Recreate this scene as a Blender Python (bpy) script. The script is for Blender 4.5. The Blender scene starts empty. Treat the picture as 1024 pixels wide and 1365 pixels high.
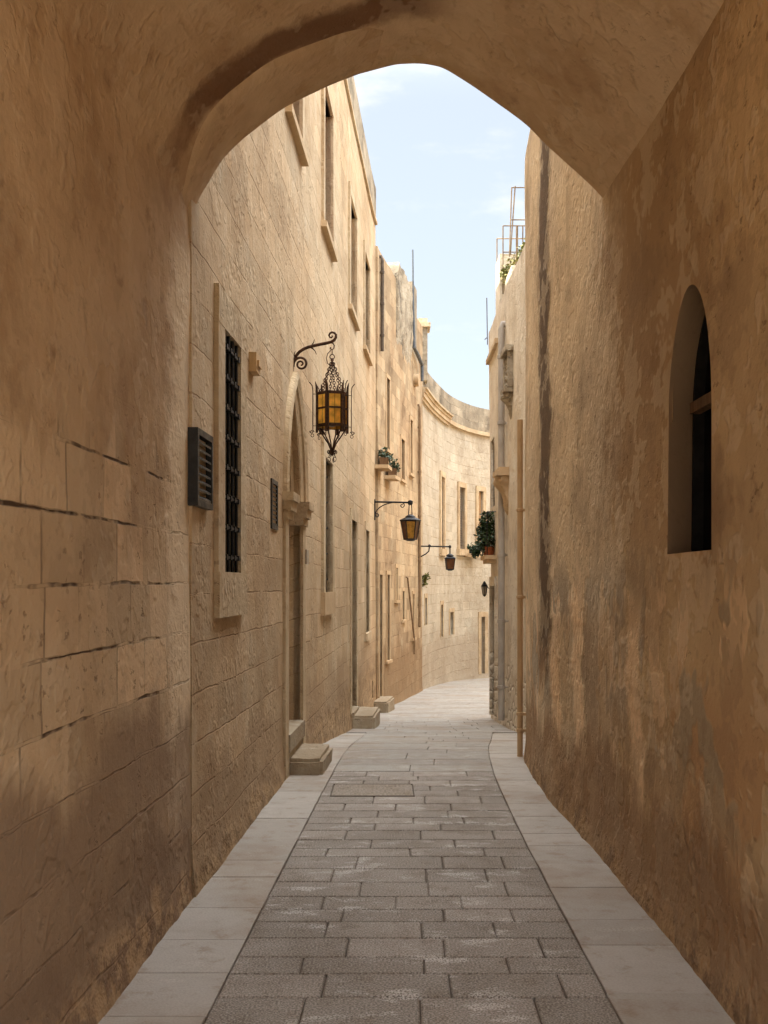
import bpy, bmesh, math, random
from mathutils import Vector, noise as mnoise
random.seed(7)
R = math.radians
PI = math.pi
sc = bpy.context.scene
COL = sc.collection

# ------------------------------------------------------------------ survey
# the photograph was measured with a level camera 1.65 m above the street
F, CX, HY, EYE = 1450.0, 512.0, 778.0, 1.65

def iz(y, Y):
    return EYE - (y - HY) / F * Y

def ix(x, Y):
    return (x - CX) / F * Y

def lerp_table(tab):
    xs = [a for a, b in tab]; ys = [b for a, b in tab]
    n = len(xs)
    d = [(ys[i+1]-ys[i])/(xs[i+1]-xs[i]) for i in range(n-1)]
    m = [d[0]] + [0 if d[i-1]*d[i] <= 0 else 2*d[i-1]*d[i]/(d[i-1]+d[i]) for i in range(1, n-1)] + [d[-1]]
    def f(x):
        if x <= xs[0]: return ys[0]
        if x >= xs[-1]: return ys[-1]
        i = 0
        while x > xs[i+1]: i += 1
        h = xs[i+1]-xs[i]; t = (x-xs[i])/h
        return ((2*t**3-3*t*t+1)*ys[i] + (t**3-2*t*t+t)*h*m[i]
                + (-2*t**3+3*t*t)*ys[i+1] + (t**3-t*t)*h*m[i+1])
    return f

gz = lerp_table([(-10, 0), (8.5, 0), (10.5, -.035), (12, -.13), (14, -.32), (16.3, -.53), (19, -.72),
                 (21, -.84), (24, -.98), (28, -1.12), (34, -1.38), (37, -1.52), (45, -1.9), (60, -2.4)])

class Path:
    """A wall line on the ground, smoothed; side=+1: the street lies to its right (left-hand walls)."""
    def __init__(self, pts, side, sub=12, smooth=True):
        P = [Vector((x, y)) for x, y in pts]
        D = []
        if smooth:
            for i in range(len(P)-1):
                p0 = P[i-1] if i else P[i]*2-P[i+1]
                p1, p2 = P[i], P[i+1]
                p3 = P[i+2] if i+2 < len(P) else P[i+1]*2-P[i]
                for k in range(sub):
                    t = k/sub
                    D.append(.5*((2*p1)+(p2-p0)*t+(2*p0-5*p1+4*p2-p3)*t*t+(3*p1-p0-3*p2+p3)*t**3))
            D.append(P[-1])
        else:
            D = P
        self.D = D; self.side = side
        self.S = [0]
        for a, b in zip(D, D[1:]): self.S.append(self.S[-1]+(b-a).length)
        self.L = self.S[-1]
    def _i(self, s):
        lo, hi = 0, len(self.S)-2
        while lo < hi:
            m = (lo+hi+1)//2
            if self.S[m] <= s: lo = m
            else: hi = m-1
        return lo
    def at(self, s):
        i = self._i(s); t = (s-self.S[i])/(self.S[i+1]-self.S[i])
        return self.D[i].lerp(self.D[i+1], t)
    def nrm(self, s):
        a = self.at(max(0, s-.15)); b = self.at(min(self.L, s+.15)); t = (b-a).normalized()
        return Vector((t.y, -t.x))*self.side
    def p(self, s, z, d=0.0):
        q = self.at(s)+self.nrm(s)*d
        return Vector((q.x, q.y, z))
    def hit(self, x, d=0.0, last=False):
        k = (x-CX)/F; n = 900; r = None
        pv = None
        for j in range(n+1):
            s = self.L*j/n; q = self.p(s, 0, d); v = q.x-k*q.y
            if q.y > .5 and pv is not None and pv*v <= 0 and pv != v:
                r = s-self.L/n*(v/(v-pv))
                if not last: return r
            pv = v if q.y > .5 else None
        if r is None: raise ValueError('no hit %s' % x)
        return r
    def sY(self, Y):
        i = 0
        while i < len(self.D)-2 and self.D[i+1].y < Y: i += 1
        a, b = self.D[i], self.D[i+1]
        return self.S[i]+(Y-a.y)/(b.y-a.y)*(self.S[i+1]-self.S[i])

def wx(Y): return -1.292+.047*Y
LP = Path([(wx(y), y) for y in (-4, -2, 0, 2, 4, 6, 8, 10, 12, 14)] +
          [(-.535, 15.9), (-.41, 18), (-.285, 20), (-.175, 21.4), (.03, 22.7), (.265, 24), (.58, 26), (.91, 28),
           (1.35, 30.5), (2.0, 33.2), (2.7, 34.9), (3.5, 36), (4.6, 37), (6.2, 38), (8.5, 39), (11.5, 39.8)], 1)
RP = Path([(1.34, -4), (1.34, -2), (1.34, 0), (1.345, 2), (1.345, 4.6), (1.338, 5.5), (1.33, 6.2), (1.31, 7.1), (1.28, 8.0),
           (1.29, 9.0), (1.33, 10), (1.375, 10.6), (1.47, 11.0), (1.62, 11.25), (1.85, 11.4)], -1)
RP2 = Path([(1.92, 11.2), (1.91, 13), (1.9, 15), (1.89, 17), (1.905, 18.3), (1.915, 19.4)], -1)
RP3 = Path([(6.0, 19.0), (6.1, 24), (6.5, 30), (8.2, 35.5)], -1)

# ------------------------------------------------------------------ mesh helpers
class MB:
    def __init__(s): s.v = []; s.f = []; s.uv = []; s.a = []; s.cur = 0.0
    def face(s, pts, uvs=None):
        i = len(s.v)
        s.v += [tuple(p) for p in pts]; s.f.append(list(range(i, i+len(pts))))
        s.uv.append(uvs or [(p[0]+p[1], p[2]) for p in pts]); s.a.append(s.cur)
    def grid(s, rows, uvs=None, closed_u=False, closed_v=False):
        i0 = len(s.v); nr = len(rows); nc = len(rows[0])
        for r in rows: s.v += [tuple(p) for p in r]
        for i in range(nr if closed_v else nr-1):
            for j in range(nc if closed_u else nc-1):
                q = [(i, j), (i, (j+1) % nc), ((i+1) % nr, (j+1) % nc), ((i+1) % nr, j)]
                s.f.append([i0+a*nc+b for a, b in q])
                if uvs: s.uv.append([uvs[a][b] for a, b in q])
                else: s.uv.append([(rows[a][b][0]+rows[a][b][1], rows[a][b][2]) for a, b in q])
                s.a.append(s.cur)
    def box(s, x0, x1, y0, y1, z0, z1):
        c = [Vector((x, y, z)) for z in (z0, z1) for y in (y0, y1) for x in (x0, x1)]
        s.hexa(c)
    def hexa(s, c):   # 0..3 bottom (00,10,01,11) 4..7 top
        for q in ((0, 2, 3, 1), (4, 5, 7, 6), (0, 1, 5, 4), (1, 3, 7, 5), (3, 2, 6, 7), (2, 0, 4, 6)):
            s.face([c[k] for k in q])
    def obox(s, o, ex, ey, ez):   # oriented box, centre o and half axes
        s.hexa([o+ex*a+ey*b+ez*c for c in (-1, 1) for b in (-1, 1) for a in (-1, 1)])
    def bar(s, a, b, w, h, up=Vector((0, 0, 1))):
        a = Vector(a); b = Vector(b); t = (b-a); L = t.length; t.normalize()
        if abs(t.dot(up)) > .95: up = Vector((1, 0, 0))
        x = t.cross(up).normalized(); y = x.cross(t)
        s.obox((a+b)/2, x*w/2, t*L/2, y*h/2)
    def tube(s, pts, r, n=8, closed=False, cap=True):
        P = [Vector(p) for p in pts]; m = len(P)
        rr = r if isinstance(r, (list, tuple)) else [r]*m
        rows = []; x = None
        for i, p in enumerate(P):
            a = P[(i-1) % m] if (closed or i) else P[0]
            b = P[(i+1) % m] if (closed or i < m-1) else P[-1]
            t = (b-a).normalized()
            if x is None:
                x = t.cross(Vector((.3, .5, .8))).normalized()
            x = (x-t*x.dot(t)).normalized(); y = t.cross(x)
            rows.append([p+(x*math.cos(2*PI*k/n)+y*math.sin(2*PI*k/n))*rr[i] for k in range(n)])
        s.grid(rows, closed_u=True, closed_v=closed)
        if cap and not closed:
            s.face(list(reversed(rows[0]))); s.face(rows[-1])
    def ring(s, c, R_, r, ax=(0, 0, 1), n=14, m=6, sq=1.0):
        ax = Vector(ax).normalized(); x = ax.orthogonal().normalized(); y = ax.cross(x); c = Vector(c)
        s.tube([c+x*R_*math.cos(2*PI*k/n)+y*R_*sq*math.sin(2*PI*k/n) for k in range(n)], r, m, closed=True)
    def lathe(s, c, prof, n=16, cap=True):
        c = Vector(c)
        rows = [[c+Vector((r*math.cos(2*PI*k/n), r*math.sin(2*PI*k/n), z)) for k in range(n)] for r, z in prof]
        s.grid(rows, closed_u=True)
        if cap:
            s.face(list(reversed(rows[0]))); s.face(rows[-1])
    def frustum(s, c, sides, r0, z0, r1, z1, ph=0.0):
        s.lathe(c, [(r0, z0), (r1, z1)], sides) if ph == 0 else s.poly_lathe(c, [(r0, z0), (r1, z1)], sides, ph)
    def poly_lathe(s, c, prof, n, ph):
        c = Vector(c)
        rows = [[c+Vector((r*math.cos(ph+2*PI*k/n), r*math.sin(ph+2*PI*k/n), z)) for k in range(n)] for r, z in prof]
        for i in range(len(rows)-1):
            for k in range(n):
                s.face([rows[i][k], rows[i][(k+1) % n], rows[i+1][(k+1) % n], rows[i+1][k]])
        s.face(list(reversed(rows[0]))); s.face(rows[-1])
    # pieces laid on a wall line: s0..s1 along it, z0..z1, d0..d1 proud of it
    def wbox(s, P, s0, s1, z0, z1, d0, d1):
        s.hexa([P.p(a, z, d) for z in (z0, z1) for d in (d0, d1) for a in (s0, s1)])
    def wstrip(s, P, s0, s1, z0, z1, d0, d1, step=.35):
        n = max(1, int((s1-s0)/step)); prof = [(d0, z0), (d1, z0), (d1, z1), (d0, z1)]
        rows = [[P.p(s0+(s1-s0)*k/n, z, d) for d, z in prof] for k in range(n+1)]
        uv = [[(s0+(s1-s0)*k/n, z+d) for d, z in prof] for k in range(n+1)]
        s.grid(rows, uv, closed_u=True)
        s.face(rows[0]); s.face(list(reversed(rows[-1])))
    def build(s, name, mat, parent=None, loc=(0, 0, 0), smooth=None):
        me = bpy.data.meshes.new(name)
        l = Vector(loc)
        me.from_pydata([tuple(Vector(p)-l) for p in s.v], [], s.f)
        uvl = me.uv_layers.new(name='UVMap')
        flat = [c for fu in s.uv for u in fu for c in u[:2]]
        uvl.data.foreach_set('uv', flat)
        at = me.attributes.new('rnd', 'FLOAT', 'FACE'); at.data.foreach_set('value', s.a)
        bm = bmesh.new(); bm.from_mesh(me)
        bmesh.ops.remove_doubles(bm, verts=bm.verts, dist=.00005)
        bmesh.ops.recalc_face_normals(bm, faces=bm.faces) if smooth != 'keep' else None
        bm.to_mesh(me); bm.free()
        if smooth not in (None, 'keep'):
            me.polygons.foreach_set('use_smooth', [True]*len(me.polygons))
            me.set_sharp_from_angle(angle=R(smooth))
        me.materials.append(mat)
        o = bpy.data.objects.new(name, me); COL.objects.link(o)
        if parent is not None: o.parent = parent
        else: o.location = l
        return o

class Thing:
    def __init__(s, name, label, cat, loc, group=None):
        s.o = bpy.data.objects.new(name, None); COL.objects.link(s.o)
        s.o.location = loc; s.o.empty_display_size = .2
        s.o['label'] = label; s.o['category'] = cat
        if group: s.o['group'] = group
        s.loc = loc
    def part(s, name, mb, mat, parent=None, smooth=None, label=None):
        o = mb.build(name, mat, parent or s.o, s.loc, smooth)
        if label: o['label'] = label
        return o

def single(name, mb, mat, label, cat, loc, smooth=None, group=None):
    o = mb.build(name, mat, None, loc, smooth)
    o['label'] = label; o['category'] = cat
    if group: o['group'] = group
    return o

def structure(name, mb, mat, smooth=None):
    o = mb.build(name, mat, None, (0, 0, 0), smooth); o['kind'] = 'structure'; return o

def fb(p, sc_=1.0, oct_=4):
    return mnoise.fractal(Vector(p)*sc_, 1.0, 2.0, oct_)

# ------------------------------------------------------------------ materials
def sr(r, g, b):
    f = lambda c: (c/255/12.92) if c/255 <= .04045 else ((c/255+.055)/1.055)**2.4
    return (f(r), f(g), f(b), 1)

def desat(c, k):
    r = c[0]
    return (r*.97, min(r, (c[1]+(r-c[1])*k)*1.0), (c[2]+(r-c[2])*k)*1.0, 1)

class NT:
    def __init__(s, name, dim='3D'):
        s.dim = dim
        s.m = bpy.data.materials.new(name); s.m.use_nodes = True
        s.t = s.m.node_tree; s.N = s.t.nodes; s.L = s.t.links
        s.bsdf = s.N['Principled BSDF']
    def nd(s, kind, ins=None, **props):
        n = s.N.new(kind)
        for k, v in props.items(): setattr(n, k, v)
        for k, v in (ins or {}).items():
            if isinstance(v, bpy.types.NodeSocket): s.L.new(v, n.inputs[k])
            else: n.inputs[k].default_value = v
        return n
    def uv(s): return s.nd('ShaderNodeUVMap').outputs[0]
    def obj(s): return s.nd('ShaderNodeTexCoord').outputs['Object']
    def geo(s): return s.nd('ShaderNodeNewGeometry').outputs['Position']
    def scale(s, v, x, y, z=1.0, off=(0, 0, 0)):
        return s.nd('ShaderNodeMapping', {'Vector': v, 'Scale': (x, y, z), 'Location': off}).outputs[0]
    def noise(s, v, sc_, det=4.0, ro=.55, dist=0.0):
        return s.nd('ShaderNodeTexNoise', {'Vector': v, 'Scale': sc_, 'Detail': min(det, 4.0), 'Roughness': ro, 'Distortion': dist}, noise_dimensions=s.dim).outputs[0]
    def ma(s, op, a, b=0.0, clamp=False):
        n = s.nd('ShaderNodeMath', operation=op, use_clamp=clamp)
        for i, v in enumerate((a, b)):
            if isinstance(v, bpy.types.NodeSocket): s.L.new(v, n.inputs[i])
            else: n.inputs[i].default_value = v
        return n.outputs[0]
    def rng(s, f, a, b, c=0.0, d=1.0, sm=True):
        return s.nd('ShaderNodeMapRange', {'Value': f, 'From Min': a, 'From Max': b, 'To Min': c, 'To Max': d},
                    interpolation_type='SMOOTHSTEP' if sm else 'LINEAR').outputs[0]
    def mix(s, a, b, f, mode='MIX'):
        n = s.nd('ShaderNodeMix', data_type='RGBA', blend_type=mode)
        for i, v in ((0, f), (6, a), (7, b)):
            if isinstance(v, bpy.types.NodeSocket): s.L.new(v, n.inputs[i])
            else: n.inputs[i].default_value = v
        return n.outputs[2]
    def sep(s, v):
        o = s.nd('ShaderNodeSeparateXYZ', {'Vector': v}).outputs; return o[0], o[1], o[2]
    def vadd(s, a, b):
        n = s.nd('ShaderNodeVectorMath', operation='ADD'); s.L.new(a, n.inputs[0])
        if isinstance(b, bpy.types.NodeSocket): s.L.new(b, n.inputs[1])
        else: n.inputs[1].default_value = b
        return n.outputs[0]
    def warp(s, v, sc_, amt):
        c = s.nd('ShaderNodeTexNoise', {'Vector': v, 'Scale': sc_, 'Detail': 1.0}, noise_dimensions=s.dim).outputs['Color']
        w = s.nd('ShaderNodeVectorMath', {0: c, 1: (-.5, -.5, -.5)}, operation='ADD').outputs[0]
        w = s.nd('ShaderNodeVectorMath', {0: w, 'Scale': amt}, operation='SCALE').outputs[0]
        return s.vadd(v, w)
    def out(s, col, rough=.85, h=None, bd=.02, bs=.6, metal=0.0, spec=.25):
        b = s.bsdf
        for k, v in (('Base Color', col), ('Roughness', rough), ('Metallic', metal), ('Specular IOR Level', spec)):
            if isinstance(v, bpy.types.NodeSocket): s.L.new(v, b.inputs[k])
            else: b.inputs[k].default_value = v
        if h is not None:
            bp = s.nd('ShaderNodeBump', {'Height': h, 'Strength': bs, 'Distance': bd})
            s.L.new(bp.outputs[0], b.inputs['Normal'])
        return s.m

def wall_mat(name, base, alt, pale, dark, blocks=None, joint=sr(80, 55, 35), joint_amt=.7, joint_hide=.45,
             plaster=None, damp=None, cracks=0.0, streak=.5, pale_amt=.5, dark_amt=.4, flakes=None, ustain_shade=(),
             pits=.5, seed=0.0, bump=.6, crust=None, tint=.25, ubrown=None, rubble=None, ds=.12, boff=0.0, vjoint=.6, fine=0.0):
    t = NT(name, '2D')
    base, alt, pale, dark = (desat(c, ds) for c in (base, alt, pale, dark))
    D = lambda c: desat(c, ds)
    uv = t.vadd(t.uv(), (seed, seed*.37, 0))
    raw = t.uv(); u, v, _ = t.sep(raw)
    n1 = t.noise(uv, .55, 4, .6)
    n2 = t.noise(t.scale(uv, 1.15, .95), 1.0, 5, .7)
    n3 = t.noise(uv, 5.0, 6, .65)
    n4 = t.noise(uv, 34.0, 4, .6)
    n5 = t.noise(t.scale(uv, 4.0, 5.0), 1.0, 5, .78)
    col = t.mix(base, alt, t.rng(n1, .36, .64))
    col = t.mix(col, pale, t.ma('MULTIPLY', t.rng(n2, .5, .72), streak*pale_amt))
    col = t.mix(col, pale, t.ma('MULTIPLY', t.rng(n3, .52, .75), pale_amt*.6))
    col = t.mix(col, dark, t.ma('MULTIPLY', t.rng(n2, .46, .28), streak*dark_amt))
    col = t.mix(col, dark, t.ma('MULTIPLY', t.rng(n5, .58, .78), dark_amt))
    grain = t.ma('MULTIPLY', n4, .25)
    h = t.ma('ADD', t.ma('MULTIPLY', n3, .8), grain)
    pit = t.rng(t.noise(t.scale(uv, 13, 17), 1.0, 3, .6), .63, .72)
    pit = t.ma('MULTIPLY', pit, t.rng(t.noise(uv, 1.7), .42, .62))
    col = t.mix(col, dark, t.ma('MULTIPLY', pit, pits))
    h = t.ma('SUBTRACT', h, t.ma('MULTIPLY', pit, .8*pits))
    if blocks:
        bw, bh, mort = blocks
        wv = t.warp(t.warp(t.vadd(raw, (0, boff, 0)), 1.1, .03), 6.0, .012)
        br = t.nd('ShaderNodeTexBrick', {'Vector': wv, 'Color1': (0, 0, 0, 1), 'Color2': (1, 1, 1, 1), 'Mortar': (.5, .5, .5, 1),
                                          'Scale': 1.0, 'Mortar Size': mort, 'Mortar Smooth': .25, 'Bias': 0.0,
                                          'Brick Width': bw, 'Row Height': bh}, offset=.42, squash=.8, squash_frequency=3)
        jm = br.outputs['Fac']
        fr_ = t.ma('FRACT', t.ma('DIVIDE', t.sep(wv)[1], bh))
        dh = t.ma('MULTIPLY', t.ma('MINIMUM', fr_, t.ma('SUBTRACT', 1.0, fr_)), bh)
        thick = t.rng(t.noise(t.scale(uv, 1.2, 3.5), 1.0, 4, .6), .35, .7, mort*.5, mort*1.3)
        jh = t.ma('SUBTRACT', 1.0, t.ma('DIVIDE', dh, thick), True)
        jh = t.rng(jh, 0, .6)
        hide = t.rng(t.noise(t.scale(uv, 1.5, 2.6), 1.0, 5, .7), joint_hide-.07, joint_hide+.08)
        tv = t.rng(br.outputs['Color'], 0, 1, 1-tint, 1+tint*.5, False)
        tc = t.mix((1, 1, 1, 1), tv, 1.0, 'MULTIPLY')
        blk = 1.0
        if plaster:
            z0, amp, pc, pc2 = plaster
            pm = t.ma('ADD', v, t.ma('MULTIPLY', t.ma('SUBTRACT', t.noise(t.scale(uv, 1.6, .7), 1.0, 5, .6), .5), amp))
            pm = t.rng(pm, z0-.06, z0+.06)
            pcol = t.mix(D(pc), D(pc2), t.rng(t.noise(t.scale(uv, 1.1, 1.0), 1.0, 6, .74), .38, .66))
            pcol = t.mix(pcol, pale, t.ma('MULTIPLY', t.rng(n3, .5, .8), .3))
            pcol = t.mix(pcol, dark, t.ma('MULTIPLY', t.rng(n5, .58, .72), .4))
            blk = t.ma('SUBTRACT', 1.0, pm)
            hide = t.ma('MULTIPLY', hide, blk)
        col = t.mix(col, tc, t.ma('MULTIPLY', blk, 1.0) if plaster else 1.0, 'MULTIPLY')
        hide2 = t.ma('MULTIPLY', t.rng(t.noise(t.scale(t.vadd(uv, (7, 3, 0)), 2.2, 1.6), 1.0, 4, .7), .4, .62), vjoint)
        jv = t.ma('MULTIPLY', t.ma('SUBTRACT', jm, jh, True), hide2)
        if plaster: jv = t.ma('MULTIPLY', jv, blk)
        jj = t.ma('ADD', t.ma('MULTIPLY', jh, hide), jv, True)
        if plaster:
            col = t.mix(col, pcol, pm)
            h = t.ma('ADD', h, t.ma('MULTIPLY', pm, .5))
        col = t.mix(col, joint, t.ma('MULTIPLY', jj, joint_amt))
        h = t.ma('SUBTRACT', h, t.ma('MULTIPLY', t.ma('MULTIPLY', jj, jj), 1.6))
        h = t.ma('ADD', h, t.ma('MULTIPLY', tv, .35))
    if flakes:
        for fz0, fz1, thr, fc, sx, sy in flakes:
            fn = t.noise(t.scale(uv, sx, sy), 1.0, 5, .62)
            fm = t.rng(fn, thr, thr+.025)
            win = t.ma('MULTIPLY', t.rng(v, fz0-.3, fz0+.15), t.rng(v, fz1+.3, fz1-.15))
            fm = t.ma('MULTIPLY', fm, win)
            col = t.mix(col, D(fc), fm)
            h = t.ma('ADD', h, t.ma('MULTIPLY', fm, .5))
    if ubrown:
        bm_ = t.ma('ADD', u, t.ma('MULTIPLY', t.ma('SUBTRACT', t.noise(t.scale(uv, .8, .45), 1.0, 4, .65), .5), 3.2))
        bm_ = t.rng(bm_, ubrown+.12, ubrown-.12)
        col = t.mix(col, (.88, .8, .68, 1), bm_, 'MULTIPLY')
    for (u0, uw, z0, z1, sc_col, amt) in ustain_shade:
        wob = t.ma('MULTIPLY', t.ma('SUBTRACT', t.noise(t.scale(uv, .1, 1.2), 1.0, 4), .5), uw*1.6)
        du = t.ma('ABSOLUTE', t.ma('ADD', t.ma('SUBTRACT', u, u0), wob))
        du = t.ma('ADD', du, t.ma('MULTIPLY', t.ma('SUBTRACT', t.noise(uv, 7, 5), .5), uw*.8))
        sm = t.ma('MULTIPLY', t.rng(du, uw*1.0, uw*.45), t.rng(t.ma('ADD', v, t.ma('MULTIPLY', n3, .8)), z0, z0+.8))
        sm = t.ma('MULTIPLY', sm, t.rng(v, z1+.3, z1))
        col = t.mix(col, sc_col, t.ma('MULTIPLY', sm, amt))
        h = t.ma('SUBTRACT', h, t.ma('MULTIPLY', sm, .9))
    if cracks:
        cv = t.warp(uv, 2.5, .35)
        vo = t.nd('ShaderNodeTexVoronoi', {'Vector': t.scale(cv, 2.6, 1.7), 'Scale': 1.0}, feature='DISTANCE_TO_EDGE', voronoi_dimensions='2D').outputs[0]
        cm = t.ma('MULTIPLY', t.rng(vo, .018, .004), t.rng(t.noise(uv, 1.3, 5, .7), .47, .6))
        col = t.mix(col, dark, t.ma('MULTIPLY', cm, cracks))
        h = t.ma('SUBTRACT', h, t.ma('MULTIPLY', cm, 1.3))
    if fine:
        bl = t.noise(t.scale(uv, 1.5, 1.6), 1.0, 4, .75)
        col = t.mix(col, pale, t.ma('MULTIPLY', t.rng(bl, .53, .57), .38*fine))
        col = t.mix(col, dark, t.ma('MULTIPLY', t.rng(bl, .44, .40), .3*fine))
        h = t.ma('ADD', h, t.ma('MULTIPLY', t.rng(bl, .52, .58), .35))
    if damp:
        for dz, amp, dc, amt in damp:
            dm = t.ma('ADD', v, t.ma('MULTIPLY', t.ma('SUBTRACT', t.noise(t.scale(uv, 1.1, .55), 1.0, 6, .68), .5), amp))
            dm = t.rng(dm, dz+.14, dz-.1)
            dm = t.ma('MULTIPLY', dm, t.rng(n2, .2, .62, .55, 1.0))
            col = t.mix(col, D(dc), t.ma('MULTIPLY', dm, amt))
    if rubble:
        rz, amp = rubble
        vo = t.nd('ShaderNodeTexVoronoi', {'Vector': t.scale(t.warp(raw, 5, .14), 3.6, 5.2), 'Scale': 1.0}, feature='DISTANCE_TO_EDGE', voronoi_dimensions='2D').outputs[0]
        vc = t.nd('ShaderNodeTexVoronoi', {'Vector': t.scale(t.warp(raw, 5, .14), 3.6, 5.2), 'Scale': 1.0}, voronoi_dimensions='2D').outputs['Color']
        rm = t.rng(t.ma('ADD', v, t.ma('MULTIPLY', t.ma('SUBTRACT', t.noise(uv, 1.6, 5), .5), amp)), rz+.03, rz-.03)
        rc = t.mix(t.mix(base, alt, vc), dark, t.rng(vo, .07, .0, 0, .7))
        col = t.mix(col, rc, rm)
        h = t.ma('ADD', t.ma('MULTIPLY', h, .8), t.ma('MULTIPLY', t.ma('MULTIPLY', t.rng(vo, .0, .2), rm), 2.0))
        h = t.ma('SUBTRACT', h, t.ma('MULTIPLY', rm, 1.6))
    if crust:
        cz, cc = crust
        cn = t.noise(uv, 5.0, 8, .75)
        cm = t.rng(t.ma('ADD', v, t.ma('MULTIPLY', t.ma('SUBTRACT', t.noise(uv, 2.2, 5), .5), .5)), cz+.1, cz-.08)
        col = t.mix(col, t.mix(cc, dark, t.rng(cn, .42, .6)), t.ma('MULTIPLY', cm, .8))
        h = t.ma('ADD', h, t.ma('MULTIPLY', t.ma('MULTIPLY', cn, cm), 1.5))
    return t.out(col, .92, h, .03, bump, spec=.12)

def plain_mat(name, c, c2=None, rough=.6, metal=0.0, nscale=18.0, bump=.25, bd=.004, spec=.3, stretch=(1, 1, 1)):
    t = NT(name); p = t.scale(t.obj(), *stretch)
    n = t.noise(p, nscale, 5, .6); n2 = t.noise(p, nscale*.17, 3)
    col = t.mix(c, c2 or tuple(x*.6 for x in c[:3])+(1,), t.rng(t.ma('ADD', t.ma('MULTIPLY', n, .6), t.ma('MULTIPLY', n2, .4)), .35, .65))
    return t.out(col, t.rng(n, .3, .7, rough-.08, min(1, rough+.1)), n, bd, bump, metal, spec)

def leaf_mat(name, c1, c2):
    t = NT(name)
    rn = t.nd('ShaderNodeAttribute', attribute_name='rnd').outputs['Fac']
    col = t.mix(c1, c2, rn)
    m = t.out(col, .55, spec=.3)
    t.bsdf.inputs['Transmission Weight'].default_value = 0.0
    return m

def paving_mat(name, cA, cB, cdirt, cpale, wear=.35, grain=60.0, bump=.6, rough=.75, speck=.4):
    t = NT(name, '2D')
    rn = t.nd('ShaderNodeAttribute', attribute_name='rnd').outputs['Fac']
    p = t.geo()
    n1 = t.noise(p, .9, 5, .6); n2 = t.noise(p, 7, 6, .65); n3 = t.noise(p, grain, 3, .6)
    col = t.mix(cA, cB, rn)
    col = t.mix(col, cdirt, t.ma('MULTIPLY', t.rng(n1, .45, .7), .6))
    col = t.mix(col, cdirt, t.ma('MULTIPLY', t.rng(n2, .55, .75), .55))
    w = t.ma('MULTIPLY', t.rng(t.noise(t.scale(p, 3.2, 7, 1), 1.0, 6, .7), .52, .66), t.rng(t.noise(p, 1.5, 3), .42, .6))
    w = t.ma('MULTIPLY', w, t.rng(n3, .35, .6))
    col = t.mix(col, cpale, t.ma('MULTIPLY', w, wear))
    col = t.mix(col, t.mix(col, (.02, .018, .015, 1), speck), t.rng(n3, .54, .34))
    col = t.mix(col, t.mix(col, (.8, .78, .75, 1), speck*.5), t.rng(n3, .52, .7))
    h = t.ma('ADD', t.ma('MULTIPLY', n2, .5), t.ma('MULTIPLY', n3, .35))
    return t.out(col, t.rng(n2, .3, .7, rough-.15, rough+.1), h, .012, bump, spec=.3)

LIME = sr(206, 176, 136); LIME2 = sr(194, 160, 118); LPALE = sr(220, 200, 168); LDARK = sr(128, 98, 66)
s_streak = RP.hit(727)
M = {}
M['facade'] = wall_mat('ashlar_limestone', LIME, LIME2, LPALE, sr(146, 116, 82), blocks=(.62, .265, .007), joint=sr(150, 120, 88), joint_amt=.6,
                       joint_hide=.42, damp=[(.6, 1.1, sr(166, 134, 98), .65), (.2, .5, sr(140, 108, 76), .6)], streak=.7, pale_amt=.55,
                       dark_amt=.3, pits=.45, seed=3.1, crust=(.12, sr(182, 154, 118)), tint=.16, fine=.18, bump=.5)
M['parapet'] = wall_mat('weathered_parapet', sr(178, 160, 134), sr(150, 134, 112), sr(206, 190, 165), sr(86, 76, 64), blocks=(.6, .265, .006),
                        joint=sr(110, 92, 70), joint_amt=.6, streak=1.0, dark_amt=.7, pits=.8, seed=8.2)
M['rough'] = wall_mat('rough_rubble_stone', sr(176, 158, 132), sr(150, 134, 112), sr(205, 190, 165), sr(78, 68, 56), streak=.8, dark_amt=.9,
                      pits=1.0, seed=5.2, bump=1.0, fine=.9, cracks=.5)
M['house2'] = wall_mat('ochre_limestone', sr(192, 163, 124), sr(174, 142, 104), sr(206, 186, 152), sr(112, 84, 56), blocks=(.55, .26, .006),
                       joint=sr(130, 100, 68), joint_amt=.5, joint_hide=.5, damp=[(.2, 1.4, sr(142, 108, 70), .7)], streak=1.0, dark_amt=.55, pits=.5, seed=12.4)
M['far'] = wall_mat('pale_limestone', sr(196, 178, 149), sr(182, 161, 130), sr(212, 200, 176), sr(140, 112, 80), blocks=(.6, .27, .007),
                    joint=sr(156, 130, 98), joint_amt=.6, joint_hide=.47, damp=[(.1, 2.2, sr(168, 136, 100), .45)], streak=.7, dark_amt=.4, pits=.5, seed=21.0, tint=.1, fine=.35, ds=.28)
M['passage'] = wall_mat('passage_plaster_and_blocks', sr(220, 186, 140), sr(208, 170, 122), sr(228, 202, 164), sr(138, 104, 72), blocks=(.42, .25, .009), boff=.1, vjoint=.5, fine=.5, ds=.17, bump=.42, ustain_shade=[(LP.hit(247), .42, .3, 3.2, sr(236, 216, 184), .8), (LP.sY(5.27), .17, 3.75, 5.3, sr(104, 68, 46), .8)],  # pale plaster strip, then the rib crease's shade put into the colour
                        joint=sr(58, 36, 22), joint_amt=.92, joint_hide=.5, plaster=(2.2, 1.0, sr(208, 172, 126), sr(188, 150, 104)),
                        damp=[(1.0, .8, sr(158, 126, 94), .9), (.45, .8, sr(136, 104, 74), .6)], streak=.8, pale_amt=.5, dark_amt=.35, pits=.55,
                        seed=1.7, crust=(.2, sr(184, 154, 118)), tint=.24)
RBASE = sr(226, 196, 152)
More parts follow.
